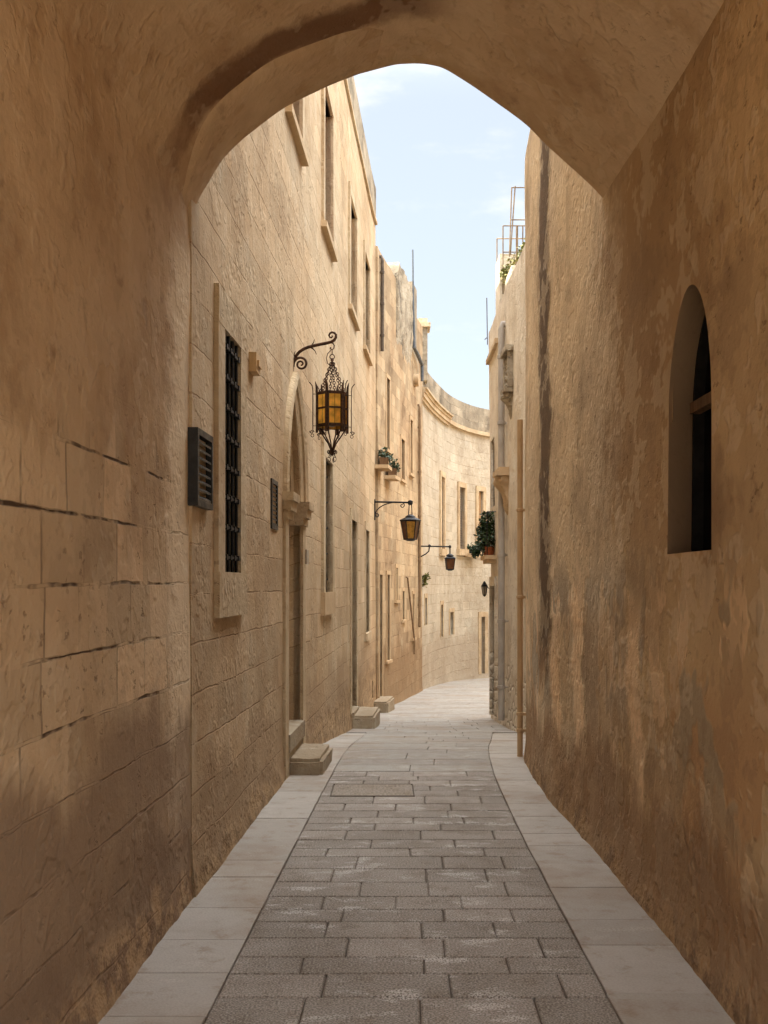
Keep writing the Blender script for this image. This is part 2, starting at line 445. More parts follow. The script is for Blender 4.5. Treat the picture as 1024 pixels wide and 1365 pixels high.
M['rightwall'] = wall_mat('weathered_ochre_plaster', RBASE, sr(206, 178, 140), sr(230, 204, 166), sr(136, 106, 76), streak=.9, pale_amt=.35, dark_amt=.5,
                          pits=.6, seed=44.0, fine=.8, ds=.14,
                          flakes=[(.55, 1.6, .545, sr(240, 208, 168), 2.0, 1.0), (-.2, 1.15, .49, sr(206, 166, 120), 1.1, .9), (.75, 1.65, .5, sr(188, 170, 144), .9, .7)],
                          ubrown=RP.hit(838), ustain_shade=[(RP.hit(880), 1.35, 1.7, 9, sr(150, 118, 84), .5), (RP.hit(800), 1.9, -.6, 1.35, sr(180, 150, 114), .55), (RP.hit(771), .24, .35, 1.5, sr(244, 214, 174), .85), (RP.hit(846), .2, .3, 1.42, sr(240, 208, 166), .85), (RP.hit(741), .26, .0, 1.0, sr(240, 208, 166), .8), (s_streak, .42, 1.0, 7, sr(84, 66, 50), .9)],
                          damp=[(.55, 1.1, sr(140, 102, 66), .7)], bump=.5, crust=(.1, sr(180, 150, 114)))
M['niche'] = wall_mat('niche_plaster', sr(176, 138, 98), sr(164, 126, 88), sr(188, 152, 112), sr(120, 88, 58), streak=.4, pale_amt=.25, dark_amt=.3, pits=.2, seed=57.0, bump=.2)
M['palehouse'] = wall_mat('pale_render', sr(216, 200, 178), sr(204, 184, 156), sr(228, 218, 200), sr(136, 112, 86), streak=.9, pale_amt=.5, dark_amt=.5,
                          pits=.5, seed=61.0, cracks=.4, fine=.5, rubble=(.35, 1.1), damp=[(.4, .8, sr(160, 128, 90), .5)])
M['trim'] = wall_mat('dressed_stone', sr(200, 174, 136), sr(186, 156, 118), sr(222, 200, 166), sr(130, 102, 72), streak=.7, dark_amt=.55, pits=.6, seed=71.0, bump=.5, fine=.5)
M['trim2'] = wall_mat('ochre_dressed_stone', sr(202, 170, 128), sr(190, 156, 114), sr(214, 188, 150), sr(128, 98, 66), streak=.5, dark_amt=.3, pits=.3, seed=75.0, bump=.35)
M['step'] = wall_mat('worn_step_stone', sr(176, 158, 132), sr(156, 134, 106), sr(205, 195, 176), sr(110, 92, 70), streak=.3, dark_amt=.4, pits=.6, seed=81.0, bump=.6)
M['roof'] = plain_mat('roof_screed', sr(170, 155, 135), sr(150, 135, 115), .9, nscale=4)
M['iron'] = plain_mat('rusty_wrought_iron', sr(92, 66, 50), sr(56, 42, 34), .62, .5, 40, .5, .002)
M['black'] = plain_mat('black_painted_iron', sr(40, 40, 42), sr(28, 28, 30), .5, .3, 30, .2, .001)
M['vent'] = plain_mat('dark_grey_metal', sr(58, 58, 58), sr(44, 44, 44), .45, .3, 25, .15, .001)
M['dark'] = plain_mat('dark_interior', sr(28, 24, 20), sr(20, 17, 14), .9)
M['wood'] = plain_mat('weathered_brown_wood', sr(112, 84, 56), sr(86, 62, 40), .75, nscale=9, stretch=(6, 6, .6), bump=.4)
M['redwood'] = plain_mat('faded_red_brown_wood', sr(150, 92, 70), sr(128, 76, 56), .7, nscale=9, stretch=(6, 6, .6))
M['tanwood'] = plain_mat('faded_tan_wood', sr(186, 152, 112), sr(164, 128, 90), .7, nscale=9, stretch=(6, 6, .6))
M['greywood'] = plain_mat('grey_painted_wood', sr(128, 118, 104), sr(108, 98, 86), .7, nscale=9, stretch=(6, 6, .6))
M['cream'] = plain_mat('cream_plastic', sr(200, 170, 128), sr(188, 158, 116), .6)
M['plaque'] = plain_mat('grey_plaque', sr(170, 158, 140), sr(150, 138, 122), .6)
M['greypipe'] = plain_mat('grey_pipe', sr(176, 168, 158), sr(150, 142, 132), .6, nscale=7, stretch=(1, 1, .5))
M['ochrepipe'] = plain_mat('ochre_painted_pipe', sr(204, 174, 134), sr(182, 150, 112), .7, nscale=7, stretch=(1, 1, .5))
M['darkpipe'] = plain_mat('dark_pipe', sr(96, 84, 72), sr(74, 64, 54), .7)
M['brownpipe'] = plain_mat('brown_pipe', sr(136, 112, 84), sr(112, 90, 66), .7)
M['bluepole'] = plain_mat('galvanised_pole', sr(110, 116, 122), sr(88, 94, 100), .5, .4)
M['railing'] = plain_mat('rusty_cream_railing', sr(126, 110, 88), sr(96, 78, 60), .7, nscale=9)
M['terracotta'] = plain_mat('terracotta', sr(172, 104, 70), sr(148, 86, 56), .8)
M['leaf'] = leaf_mat('dark_leaves', (.012, .03, .012, 1), (.045, .085, .03, 1))
M['leafy'] = leaf_mat('yellow_green_leaves', (.09, .11, .03, 1), (.26, .24, .08, 1))
M['leafg'] = leaf_mat('grey_green_leaves', (.04, .07, .045, 1), (.12, .16, .1, 1))
M['stem'] = plain_mat('brown_stem', sr(84, 68, 48), None, .8)
M['paver'] = paving_mat('grey_granular_pavers', sr(168, 158, 147), sr(147, 138, 127), sr(126, 114, 100), sr(235, 232, 228), wear=.6, grain=110, speck=.5)
M['paver2'] = paving_mat('pale_worn_slabs', sr(162, 157, 149), sr(146, 141, 133), sr(146, 130, 112), sr(222, 218, 210), wear=.35, grain=80, bump=.4, speck=.15)
M['slab'] = paving_mat('pale_pavement_slabs', sr(182, 176, 167), sr(164, 157, 147), sr(150, 132, 112), sr(214, 208, 198), wear=.25, grain=90, bump=.3, speck=.08)
M['mortar'] = plain_mat('dark_mortar', sr(112, 101, 90), sr(92, 82, 72), .95, nscale=30)
M['ground'] = plain_mat('dry_earth', sr(150, 132, 106), sr(128, 112, 90), .95, nscale=.8)
M['coverstone'] = paving_mat('cover_stone', sr(150, 138, 122), sr(146, 134, 120), sr(118, 102, 84), sr(210, 206, 200), wear=.2, grain=60)

def glass_mat(name, c, rough=.25, trans=.0, em=None):
    t = NT(name); n = t.noise(t.obj(), 14, 4)
    col = t.mix(c, tuple(x*.55 for x in c[:3])+(1,), t.rng(n, .35, .7))
    m = t.out(col, rough, n, .002, .3, spec=.5)
    if trans:
        tr = t.nd('ShaderNodeBsdfTranslucent', {'Color': col})
        ms = t.nd('ShaderNodeMixShader', {0: trans, 1: t.bsdf.outputs[0], 2: tr.outputs[0]})
        t.L.new(ms.outputs[0], t.N['Material Output'].inputs[0])
    return m
M['amber'] = glass_mat('amber_glass', sr(255, 196, 84), .35, .6)
M['amberdark'] = glass_mat('brown_glass', sr(104, 66, 38), .3, .35)
M['ambermid'] = glass_mat('honey_glass', sr(214, 160, 66), .3, .45)
M['windowglass'] = glass_mat('dark_window_glass', sr(22, 20, 20), .15)

# ------------------------------------------------------------------ walls
def undul(amp, seed, fine=.35):
    def f(q):
        a = mnoise.noise(Vector((q.x*.55+seed, q.y*.55, q.z*.5)))
        b = mnoise.noise(Vector((q.x*2.1+seed, q.y*2.1, q.z*1.6)))
        c = mnoise.noise(Vector((q.x*6.5, q.y*6.5+seed, q.z*5)))
        return amp*(a+.45*b+fine*.4*c)
    return f

def arch_curve(s0, s1, zs, za, n=14, rnd=False):
    if rnd:
        c0 = (s0+s1)/2; w = (s1-s0)/2
        return [(c0-w*math.cos(PI*k/(2*n)), zs+(za-zs)*math.sin(PI*k/(2*n))) for k in range(2*n+1)]
    w = (s1-s0)/2; hh = za-zs; c0 = (s0+s1)/2
    c = (hh*hh-w*w)/(2*w); rad = c+w
    pts = []
    a_max = math.acos(c/rad)
    for k in range(n+1):
        a = a_max*k/n
        pts.append((c0-w+rad-rad*math.cos(a), zs+rad*math.sin(a)))
    right = [(2*c0-x, z) for x, z in reversed(pts[:-1])]
    return pts+right

def wall(mb, P, s0, s1, z0, z1, holes=(), step=.2, zstep=None, amp=.012, seed=0.0, lean=0.0, ztop=None, foot=0.0, off=0.0):
    und = undul(amp, seed)
    def W(s, z, d=0.0):
        q = P.p(s, z)
        e = und(q)+d+off+lean*max(0.0, z-1)
        if foot:
            g = z-gz(q.y)
            if g < .35:
                e += foot*max(0, 1-g/.35)**2*(.7+.5*mnoise.noise(Vector((s*1.3, z*6, seed)))+.35*mnoise.noise(Vector((s*9, z*16, seed))))
        return P.p(s, z, e)
    def lines(a, b, st, ex):
        n = max(1, round((b-a)/st)); L = [a+(b-a)*k/n for k in range(n+1)]
        for e in ex:
            if a < e < b:
                L = [l for l in L if abs(l-e) > st*.3 or l in ex or l in (a, b)]; L.append(e)
        return sorted(set(L))
    es = [h[k] for h in holes for k in ('s0', 's1')]; ez = [h[k] for h in holes for k in ('z0', 'z1')]
    S = lines(s0, s1, step, es); Z = lines(z0, z1, zstep or step, ez)
    vid = {}
    def V(i, j):
        if (i, j) not in vid:
            z = Z[j]
            if ztop and j == len(Z)-1: z = ztop(S[i])
            vid[(i, j)] = len(mb.v); mb.v.append(tuple(W(S[i], z)))
        return vid[(i, j)]
    for i in range(len(S)-1):
        for j in range(len(Z)-1):
            cs, cz = (S[i]+S[i+1])/2, (Z[j]+Z[j+1])/2
            if any(h['s0'] < cs < h['s1'] and h['z0'] < cz < h['z1'] for h in holes): continue
            q = [(i, j), (i+1, j), (i+1, j+1), (i, j+1)]
            mb.f.append([V(a, b) for a, b in q]); mb.uv.append([(S[a], Z[b]) for a, b in q]); mb.a.append(0.0)
    for i in (0, len(S)-1):
        for j in range(len(Z)-1):
            za = Z[j]; zb = ztop(S[i]) if (ztop and j == len(Z)-2) else Z[j+1]
            mb.face([W(S[i], za), W(S[i], zb), W(S[i], zb, -.35), W(S[i], za, -.35)],
                    [(S[i], za), (S[i], zb), (S[i]+.35, zb), (S[i]+.35, za)])
    for h in holes:
        a, b, c, d = h['s0'], h['s1'], h['z0'], h['z1']
        if h.get('arch') is not None:
            cv = arch_curve(a, b, h['arch'], d-.02, rnd=h.get('round', False))
            for (xa, za), (xb, zb) in zip(cv, cv[1:]):
                le = [(xa, z) for z in [za]+[z for z in Z if za+1e-4 < z < d-1e-4]]
                te = [(x, d) for x in [xa]+[x for x in S if xa+1e-5 < x < xb-1e-5]+[xb]]
                ri = [(xb, z) for z in reversed([zb]+[z for z in Z if zb+1e-4 < z < d-1e-4])]
                pg = le+te+ri
                mb.face([W(*q) for q in pg], pg)
            for e0, e1 in ((a-.1, a+.003), (b-.003, b+.1)):
                mb.face([W(e0, h['arch'], -.02), W(e1, h['arch'], -.02), W(e1, d+.1, -.02), W(e0, d+.1, -.02)], [(e0, h['arch']), (e1, h['arch']), (e1, d), (e0, d)])
            loop = [(a, c)]+cv+[(b, c)]
        else:
            loop = [(a, c), (a, d), (b, d), (b, c)]
            # follow the wall's unevenness along the edges
            dense = []
            for (xa, za), (xb, zb) in zip(loop, loop[1:]+loop[:1]):
                ls = ([x for x in S if min(xa, xb) <= x <= max(xa, xb)] if abs(xa-xb) > 1e-6 else [])
                lz = ([z for z in Z if min(za, zb) <= z <= max(za, zb)] if abs(za-zb) > 1e-6 else [])
                seg = [(x, za) for x in ls] or [(xa, z) for z in lz]
                seg.sort(key=lambda q: abs(q[0]-xa)+abs(q[1]-za))
                dense += seg[:-1]
            loop = dense
        dp = h.get('depth', .25); spl = h.get('splay', 0.0)
        c0s, c0z = (a+b)/2, (c+d)/2
        def inn(x, z):
            return W(x+(c0s-x)*spl, z+(c0z-z)*spl*.35, -dp)
        m = len(loop)
        for k in range(m):
            (xa, za), (xb, zb) = loop[k], loop[(k+1) % m]
            h.get('mb', mb).face([W(xa, za), W(xb, zb), inn(xb, zb), inn(xa, za)],
                    [(xa, za), (xb, zb), (xb+dp, zb+dp*.3), (xa+dp, za+dp*.3)])
        h['loop'] = loop; h['inner'] = [inn(x, z) for x, z in loop]; h['W'] = W
    return W

def mass(mb, P, s0, s1, zt, zb, depth, step=.8, back=True):
    """roof slab, back wall and end walls behind a facade"""
    n = max(1, int((s1-s0)/step))
    ss = [s0+(s1-s0)*k/n for k in range(n+1)]
    A = [P.p(s, zt, -.03) for s in ss]; B = [P.p(s, zt, -depth) for s in ss]; C = [P.p(s, zb, -depth) for s in ss]
    mb.grid([A, B, C])
    for k, rv in ((0, False), (-1, True)):
        q = [P.p(ss[k], zb, -.03), A[k], B[k], C[k]]
        mb.face(q)

def rect(P, xa, xb, ya, yb, d=0.0, last=False):
    a, b = P.hit(xa, d, last), P.hit(xb, d, last)
    if a > b: a, b = b, a
    Y = P.at((a+b)/2).y
    return a, b, iz(yb, Y), iz(ya, Y)

def hole(s0, s1, z0, z1, depth=.25, **k):
    return dict(s0=s0, s1=s1, z0=z0, z1=z1, depth=depth, **k)

def panel_mb(h, inset=.012):
    mb = MB(); mb.face(h['inner']); return mb

def louvres(mb, P, s0, s1, z0, z1, d, n, th=.012, fr=.04, tilt=.6):
    mb.wbox(P, s0, s0+fr, z0, z1, d-.025, d+.02); mb.wbox(P, s1-fr, s1, z0, z1, d-.025, d+.02)
    mb.wbox(P, s0+fr, s1-fr, z0, z0+fr, d-.025, d+.02); mb.wbox(P, s0+fr, s1-fr, z1-fr, z1, d-.025, d+.02)
    hh = (z1-z0-2*fr)/n
    for k in range(n):
        zc = z0+fr+hh*(k+.5)
        c = [P.p(a, zc+dz+(-tilt*.5*hh if dd > 0 else tilt*.5*hh), d+dd) for dz in (-th/2, th/2) for dd in (-.018, .018) for a in (s0+fr, s1-fr)]
        mb.hexa(c)

def planks(mb, P, s0, s1, z0, z1, d, n=5):
    w = (s1-s0)/n
    for k in range(n):
        mb.wbox(P, s0+w*k+.004, s0+w*(k+1)-.004, z0, z1, d-.03, d+.012+.004*(k % 2))
    for f in (.15, .5, .85):
        z = z0+(z1-z0)*f
        mb.wbox(P, s0+.02, s1-.02, z-.05, z+.05, d+.018, d+.03)

def frame_mb(P, s0, s1, z0, z1, fw, d1, top=None, sill_h=None, sill_d=None, d0=-.06):
    top = fw if top is None else top
    mb = MB()
    mb.wbox(P, s0-fw, s0, z0, z1, d0, d1); mb.wbox(P, s1, s1+fw, z0, z1, d0, d1)
    mb.wbox(P, s0-fw, s1+fw, z1, z1+top, d0, d1+.002)
    return mb

def sill_mb(P, s0, s1, z0, fw, h, d):
    mb = MB(); mb.wbox(P, s0-fw-.02, s1+fw+.02, z0-h, z0, -.06, d)
    return mb

# ================================================================== SETTING: ground and street
mb = MB()
ys = [-300, -60, -20, -8, 0, 8.5]+[9+k for k in range(52)]+[80, 160, 400]
xs = [-400, -80, -20, -6, -2, 0, 2, 6, 20, 80, 400]
mb.grid([[Vector((x, y, gz(y)-.09)) for x in xs] for y in ys])
structure('ground', mb, M['ground'])

curbL = lerp_table([(-4, -1.0), (4.08, -.681), (9.31, -.462), (12, -.36), (14.6, -.26), (15.2, -.25)])
curbR = lerp_table([(-4, .9), (4.08, .895), (6.43, .9), (8.8, .935), (10.9, 1.05), (13, 1.28), (15.6, 1.56)])
def wallL(Y):
    return LP.at(LP.sY(Y)).x
def wallR(Y):
    if Y < 10.6: return RP.at(RP.sY(Y)).x
    if Y < 19.4: return RP2.at(RP2.sY(max(11.3, Y))).x if Y > 11.3 else 1.4+(Y-10.6)*.7
    return min(2.0+(Y-19.4)*.4, 5.8)

def paver(mb, x00, x01, x10, x11, y0, y1, lift, gap=.0034, bev=.006, rnd=None, tilt=.002):
    """one paving stone: near edge x00..x01 at y0, far edge x10..x11 at y1"""
    mb.cur = random.random() if rnd is None else rnd
    j = lambda: random.uniform(-.003, .003)
    dz = random.uniform(-tilt, tilt)
    def ptz(x, y, inset, up):
        return Vector((x, y, gz(y)+lift+dz+up))
    a = [(x00+gap+j(), y0+gap+j()), (x01-gap+j(), y0+gap+j()), (x11-gap+j(), y1-gap+j()), (x10+gap+j(), y1-gap+j())]
    cx = sum(p[0] for p in a)/4; cy = sum(p[1] for p in a)/4
    def ring(ins, up):
        o = []
        for x, y in a:
            dx, dy = cx-x, cy-y
            o.append(ptz(x+math.copysign(min(ins, abs(dx)*.5), dx), y+math.copysign(min(ins, abs(dy)*.5), dy), 0, up))
        return o
    r0, r1, r2 = ring(0, -.05), ring(0, -bev), ring(bev*1.2, 0)
    for p, q in ((r0, r1), (r1, r2)):
        for k in range(4): mb.face([p[k], p[(k+1) % 4], q[(k+1) % 4], q[k]])
    mb.face(r2)

# roadway of running-bond pavers, row by row
road = MB(); far = MB(); pl = MB(); pr = MB()
y = -3.9; row = 0
while y < 9.45:
    d = random.choice([.205, .225, .245, .26, .28])
    xa0, xb0, xa1, xb1 = curbL(y), curbR(y), curbL(y+d), curbR(y+d)
    w = xb0-xa0; cuts = [0.0]; x = random.choice([.22, .3, .36]) if row % 2 else random.choice([.42, .48])
    while x < w-.16:
        cuts.append(x/w); x += random.uniform(.33, .54)
    cuts.append(1.0)
    for c0, c1 in zip(cuts, cuts[1:]):
        paver(road, xa0+w*c0, xa0+w*c1, xa1+(xb1-xa1)*c0, xa1+(xb1-xa1)*c1, y, y+d, 0.0)
    y += d; row += 1
yroad = y
while y < 38.5:
    d = random.uniform(.34, .52)
    if y < 14.9: xa0, xb0, xa1, xb1 = curbL(y), curbR(y), curbL(y+d), curbR(y+d)
    else: xa0, xb0, xa1, xb1 = wallL(y)-.1, wallR(y)+.1, wallL(y+d)-.1, wallR(min(37, y+d))+.1
    w = xb0-xa0; n = max(2, round(w/random.uniform(.55, .8))); cuts = sorted([0, 1]+[(k+random.uniform(-.2, .2)+.5*(row % 2)*.8)/n for k in range(1, n)])
    for c0, c1 in zip(cuts, cuts[1:]):
        paver(far, xa0+w*c0, xa0+w*c1, xa1+(xb1-xa1)*c0, xa1+(xb1-xa1)*c1, y, y+d, .002, gap=.003, bev=.004, tilt=.0015)
    y += d; row += 1
y = -3.9
while y < 14.9:
    d = random.uniform(.3, .62)
    paver(pl, wallL(y)-.12, curbL(y), wallL(y+d)-.12, curbL(y+d), y, min(y+d, 15), .003, gap=.0018, bev=.003); y += d
y = -3.8
while y < 14.9:
    d = random.uniform(.3, .6)
    paver(pr, curbR(y), wallR(y)+.12, curbR(y+d), wallR(y+d)+.12, y, min(y+d, 15), .003, gap=.0018, bev=.003); y += d
structure('street_pavers', road, M['paver'])
structure('street_slabs', far, M['paver2'])
structure('pavement_left', pl, M['slab'])
structure('pavement_right', pr, M['slab'])
mb = MB()
ys = [-4+.5*k for k in range(88)]
mb.grid([[Vector((wallL(min(38, y))-.3, y, gz(y)-.013)), Vector((1.6 if y < 15 else 2.2, y, gz(y)-.013)), Vector((wallR(y)+.4 if y < 34 else 9, y, gz(y)-.013))] for y in ys])
structure('street_bed', mb, M['mortar'])

# ================================================================== ARCHWAY HOUSE (over the camera)
YE, YR = 5.85, 0.1          # far face (at the left springing) and rear end of the passage; the far face is askew
ah = Thing('archway_house', 'brown plastered house spanning the alley with a pointed arch passage underneath', 'house', (0, 1, 0))
prof_img = [(258, 292), (266, 272), (275, 255), (300, 215), (325, 190), (350, 170), (375, 152), (400, 138), (440, 119), (480, 103), (520, 90), (540, 86.5),
            (556, 85.5), (572, 87), (592, 92.5), (620, 110), (660, 137), (700, 165), (730, 195), (770, 230), (795, 253), (807, 266)]
def yface(x): return YE+(x-258)/(810-258)*.7
A3 = [Vector((ix(x, yface(x)), yface(x), iz(y, yface(x)))) for x, y in prof_img]
XL, XR = -1.03, 1.335
def skew(X, Y): return Y+.7*max(0, (X-XL)/(XR-XL))*max(0, min(1, (Y-2.2)/(YE-2.2)))
def dens(pr, n=4):
    out = []
    P = [Vector(p) for p in pr]
    for i in range(len(P)-1):
        p0 = P[i-1] if i else P[i]; p1, p2 = P[i], P[i+1]; p3 = P[i+2] if i+2 < len(P) else P[i+1]
        for k in range(n):
            t = k/n
            out.append(.5*((2*p1)+(p2-p0)*t+(2*p0-5*p1+4*p2-p3)*t*t+(3*p1-p0-3*p2+p3)*t**3))
    return out+[P[-1]]
pf = [(XL+.004, 3.1), (XL+.003, 3.35)]+[(p.x, p.z) for p in A3]+[(XR+.03, 3.93)]
pfd = dens(pf, 5)
al = [0]
for a, b in zip(pfd, pfd[1:]): al.append(al[-1]+(b-a).length)
def sstep(x, a, b):
    t = max(0, min(1, (x-a)/(b-a))); return t*t*(3-2*t)
def step_at(k):            # how far the vault stands back behind the arch rib, fading out past the crown
    a = al[k]/al[-1]
    return .035*sstep(a, .06, .24)*(1-sstep(a, .36, .66))
prf = []
for k, p in enumerate(pfd):
    a = pfd[max(0, k-1)]; b = pfd[min(len(pfd)-1, k+1)]; t = (b-a).normalized()
    prf.append(Vector((p.x, p.y))+Vector((-t.y, t.x))*step_at(k))
# the arch rib: the left half of the opening's rim, stepping down out of the vault and dying into it at the crown
und = undul(.01, 9.0, .5)
kr = max(k for k in range(len(pfd)) if al[k]/al[-1] < .67)
rows, uvs = [], []
TH = .5
for f, rd in ((0, .03), (.06, .008), (.2, 0), (.45, 0), (.7, 0), (.93, .0), (.985, .006), (1, .025)):
    rw, ru = [], []
    for k in range(kr+1):
        p = pfd[k]; a = pfd[max(0, k-1)]; b = pfd[min(len(pfd)-1, k+1)]; t = (b-a).normalized(); n = Vector((-t.y, t.x))
        end = .03*sstep(al[k]/al[-1], .48, .66)+(.03 if k < 8 else .03*(1-sstep(al[k]/al[-1], .1, .16)))
        Y = YE-TH*(.3+.7*sstep(al[k]/al[-1], .03, .3))*(1-f)+.7*max(0, (p.x-XL)/(XR-XL))+.03*mnoise.noise(Vector((p.x*2.2, p.y*2.2, 3)))*(1-f)
        q = p+n*(rd+end); q3 = Vector((q.x, Y, q.y)); e = und(q3)
        rw.append(q3+Vector((-n.x, 0, -n.y))*e); ru.append((al[k], Y))
    rows.append(rw); uvs.append(ru)
back = [q+Vector((-.0, 0, 0))+Vector(((q.x-.3)*.12, 0, .25)) for q in rows[0]]
rows.insert(0, back); uvs.insert(0, [(u, v-.3) for u, v in uvs[0]])
front = [q+Vector(((q.x-.3)*.12, .004, .35)) for q in rows[-1]]
rows.append(front); uvs.append([(u, v+.3) for u, v in uvs[-1]])
mb = MB(); mb.grid(rows, uvs)
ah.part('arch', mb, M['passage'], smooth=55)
# lining: left passage wall running up into the vault in one sheet
zl = [-.25+.075*k for k in range(45)]
prof = [((0.0), z) for z in zl if z < 3.07]
und2 = undul(.014, 23.0, .5)
rows, uvs = [], []
ylist = [YR+.3*k for k in range(int((3.0-YR)/.3))]
ylist += [ylist[-1]+.06*k for k in range(1, int((YE-ylist[-1])/.06))]+[YE-.03, YE]
for Y in ylist:
    rw, ru = [], []
    L0, R0 = LP.at(LP.sY(Y)).x, RP.at(RP.sY(Y)).x
    a = -.25; pq = None
    for t, z in prof+[((p.x-XL)/(XR-XL), p.y) for p in prf]:
        Yk = skew(XL+t*(XR-XL), Y)
        x = L0+(R0-L0)*t
        q = Vector((x, Yk, z)); e = und2(q)
        if z < .35 and t == 0: e += .03*max(0, 1-z/.35)**2*(.7+.5*mnoise.noise(Vector((Y*1.3, z*6, 2)))+.35*mnoise.noise(Vector((Y*9, z*16, 2))))
        phs = min(1, max(0, (z-3.0)/1.0))
        q2 = q+Vector((e*(1-phs) if t < .5 else -e*(1-phs)*.5, 0, -e*phs))
        if pq is not None: a += (q-pq).length
        pq = q
        rw.append(q2); ru.append((LP.sY(Y), a if a > -.24 else z))
    rows.append(rw); uvs.append(ru)
# turn the end of the lining into the wall so that its plaster has an edge
rows.append([q+(Vector((-.12, .02, 0)) if k < len(prof)+14 else Vector(((q.x-.2)*.1, .02, .12))) for k, q in enumerate(rows[-1])])
uvs.append([(u+.12, v) for u, v in uvs[-1]])
cutc = len(prof)+6
mb = MB(); mb.grid([r_[:cutc+1] for r_ in rows], [r_[:cutc+1] for r_ in uvs])
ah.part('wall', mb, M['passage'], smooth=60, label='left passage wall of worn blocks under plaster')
mb = MB(); mb.grid([r_[cutc:] for r_ in rows], [r_[cutc:] for r_ in uvs])
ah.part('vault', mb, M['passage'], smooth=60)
# far face of the house above the arch, roof and outer walls
top = 10.5
mb = MB()
edge = rows[-2][len(prof):]
for a, b in zip(edge, edge[1:]):
    c, d = Vector((a.x, a.y, top)), Vector((b.x, b.y, top))
    if abs(a.x-b.x) > 1e-5: mb.face([a, b, d, c], [(a.x, a.z), (b.x, b.z), (d.x, d.z), (c.x, c.z)])
e0, e1 = edge[0], edge[-1]
mb.face([Vector((-7, YE, 3)), Vector((e0.x, YE, 3)), Vector((e0.x, YE, top)), Vector((-7, YE, top))])
mb.face([Vector((e1.x, e1.y, 3.6)), Vector((7, 7.0, 3.6)), Vector((7, 7.0, top)), Vector((e1.x, e1.y, top))])
ah.part('front_wall', mb, M['facade'])
mb = MB()
mb.face([Vector((-7, YR, top)), Vector((7, YR, top)), Vector((7, 7.0, top)), Vector((e1.x, e1.y, top)), Vector((e0.x, YE, top)), Vector((-7, YE, top))])
ah.part('roof', mb, M['roof'])
mb = MB()
mb.face([Vector((-7, YR, 0)), Vector((-7, YE, 0)), Vector((-7, YE, top)), Vector((-7, YR, top))])
mb.face([Vector((7, YR, 0)), Vector((7, 7.0, 0)), Vector((7, 7.0, top)), Vector((7, YR, top))])
mb.face([Vector((-7, YR, 0)), Vector((-1.31, YR, 0)), Vector((-1.31, YR, top)), Vector((-7, YR, top))])
mb.face([Vector((1.34, YR, 0)), Vector((7, YR, 0)), Vector((7, YR, top)), Vector((1.34, YR, top))])
edge = rows[0][len(prof):]
for a, b in zip(edge, edge[1:]):
    c, d = Vector((a.x, a.y, top)), Vector((b.x, b.y, top))
    if abs(a.x-b.x) > 1e-5: mb.face([a, b, d, c], [(a.x, a.z), (b.x, b.z), (d.x, d.z), (c.x, c.z)])
ah.part('outer_wall', mb, M['facade'])
# right passage wall with its pointed window niche
sj = RP.sY(6.55)
ys_, ye_ = RP.hit(946), RP.hit(889)
wz0, wz1 = 1.79, 2.99
hw = hole(min(ys_, ye_), max(ys_, ye_), wz0, wz1, .15, arch=2.42, splay=-.36, round=True, mb=MB())
mb = MB()
W = wall(mb, RP, RP.sY(YR), sj, -.25, 4.2, [hw], step=.1, amp=.014, seed=4.0, foot=.03)
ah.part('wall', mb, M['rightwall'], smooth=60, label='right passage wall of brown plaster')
pts = hw['inner']
fr = MB()
cn = sum(pts, Vector())/len(pts)
inn = [p+(cn-p)*.06 for p in pts]
dv = Vector((.05, 0, 0))
for k in range(len(pts)):
    a, b, c, d = pts[k], pts[(k+1) % len(pts)], inn[(k+1) % len(pts)], inn[k]
    fr.face([a, b, c, d]); fr.face([d, c, c+dv, d+dv])
ah.part('niche', hw['mb'], M['niche'], smooth=60)
wn = ah.part('window', fr, M['dark'], label='narrow pointed window in the right passage wall')
pn = MB(); pn.face([p+dv for p in inn]); ah.part('pane', pn, M['windowglass'], parent=wn)
tb = MB(); tb.wbox(RP, hw['s0']+.03, hw['s1']-.03, 2.45, 2.5, -.15, -.1); ah.part('transom', tb, M['wood'], parent=wn)
tb = MB()
sm_ = (hw['s0']+hw['s1'])/2
tb.wbox(RP, sm_-.012, sm_+.012, 1.83, 2.84, -.2, -.16); ah.part('mullion', tb, M['wood'], parent=wn)

# ================================================================== LEFT PALAZZO
sL0 = LP.sY(5.72); sL1 = LP.sY(21.4)
lh = Thing('limestone_palazzo', 'long pale limestone palazzo on the left with gothic door and barred window', 'house', (-1, 13, -.3))
zT = 8.68
Hs = []
# ground floor
bw = (LP.hit(300.5, .04), LP.hit(319.5, .03), 1.72, 3.17); H_bar = hole(*bw, .05); Hs.append(H_bar)
dr = (LP.hit(380), LP.hit(399.5)); H_door = hole(dr[0], dr[1], .34, 3.36, .38, arch=2.36); Hs.append(H_door)
sw = (LP.hit(434, .04), LP.hit(441, .02), 1.55, 3.1); H_slit = hole(*sw, .1); Hs.append(H_slit)
d2 = (LP.hit(467), LP.hit(474), -.3, 2.62); H_d2 = hole(*d2, .35); Hs.append(H_d2)
w5 = (LP.hit(486), LP.hit(490.5), .78, 2.6); H_w5 = hole(*w5, .14); Hs.append(H_w5)
wl = (LP.hit(495), LP.hit(496.6), -.55, -.2); H_slot = hole(*wl, .2); Hs.append(H_slot)
ups = []
for xa, xb in ((388, 401), (434, 442.5), (468.3, 474.5), (487.3, 492.3)):
    u = (LP.hit(xa, .04), LP.hit(xb, .02), 5.74, 7.4); H = hole(*u, .13); Hs.append(H); ups.append(H)
mb = MB()
W = wall(mb, LP, sL0, sL1, -1.2, zT, Hs, step=.17, amp=.012, seed=14.0, foot=.035, off=.01)
lh.part('wall', mb, M['facade'], smooth=50)
mb = MB(); mass(mb, LP, sL0, sL1, 9.42, -1.2, 7.0); lh.part('roof', mb, M['roof'])
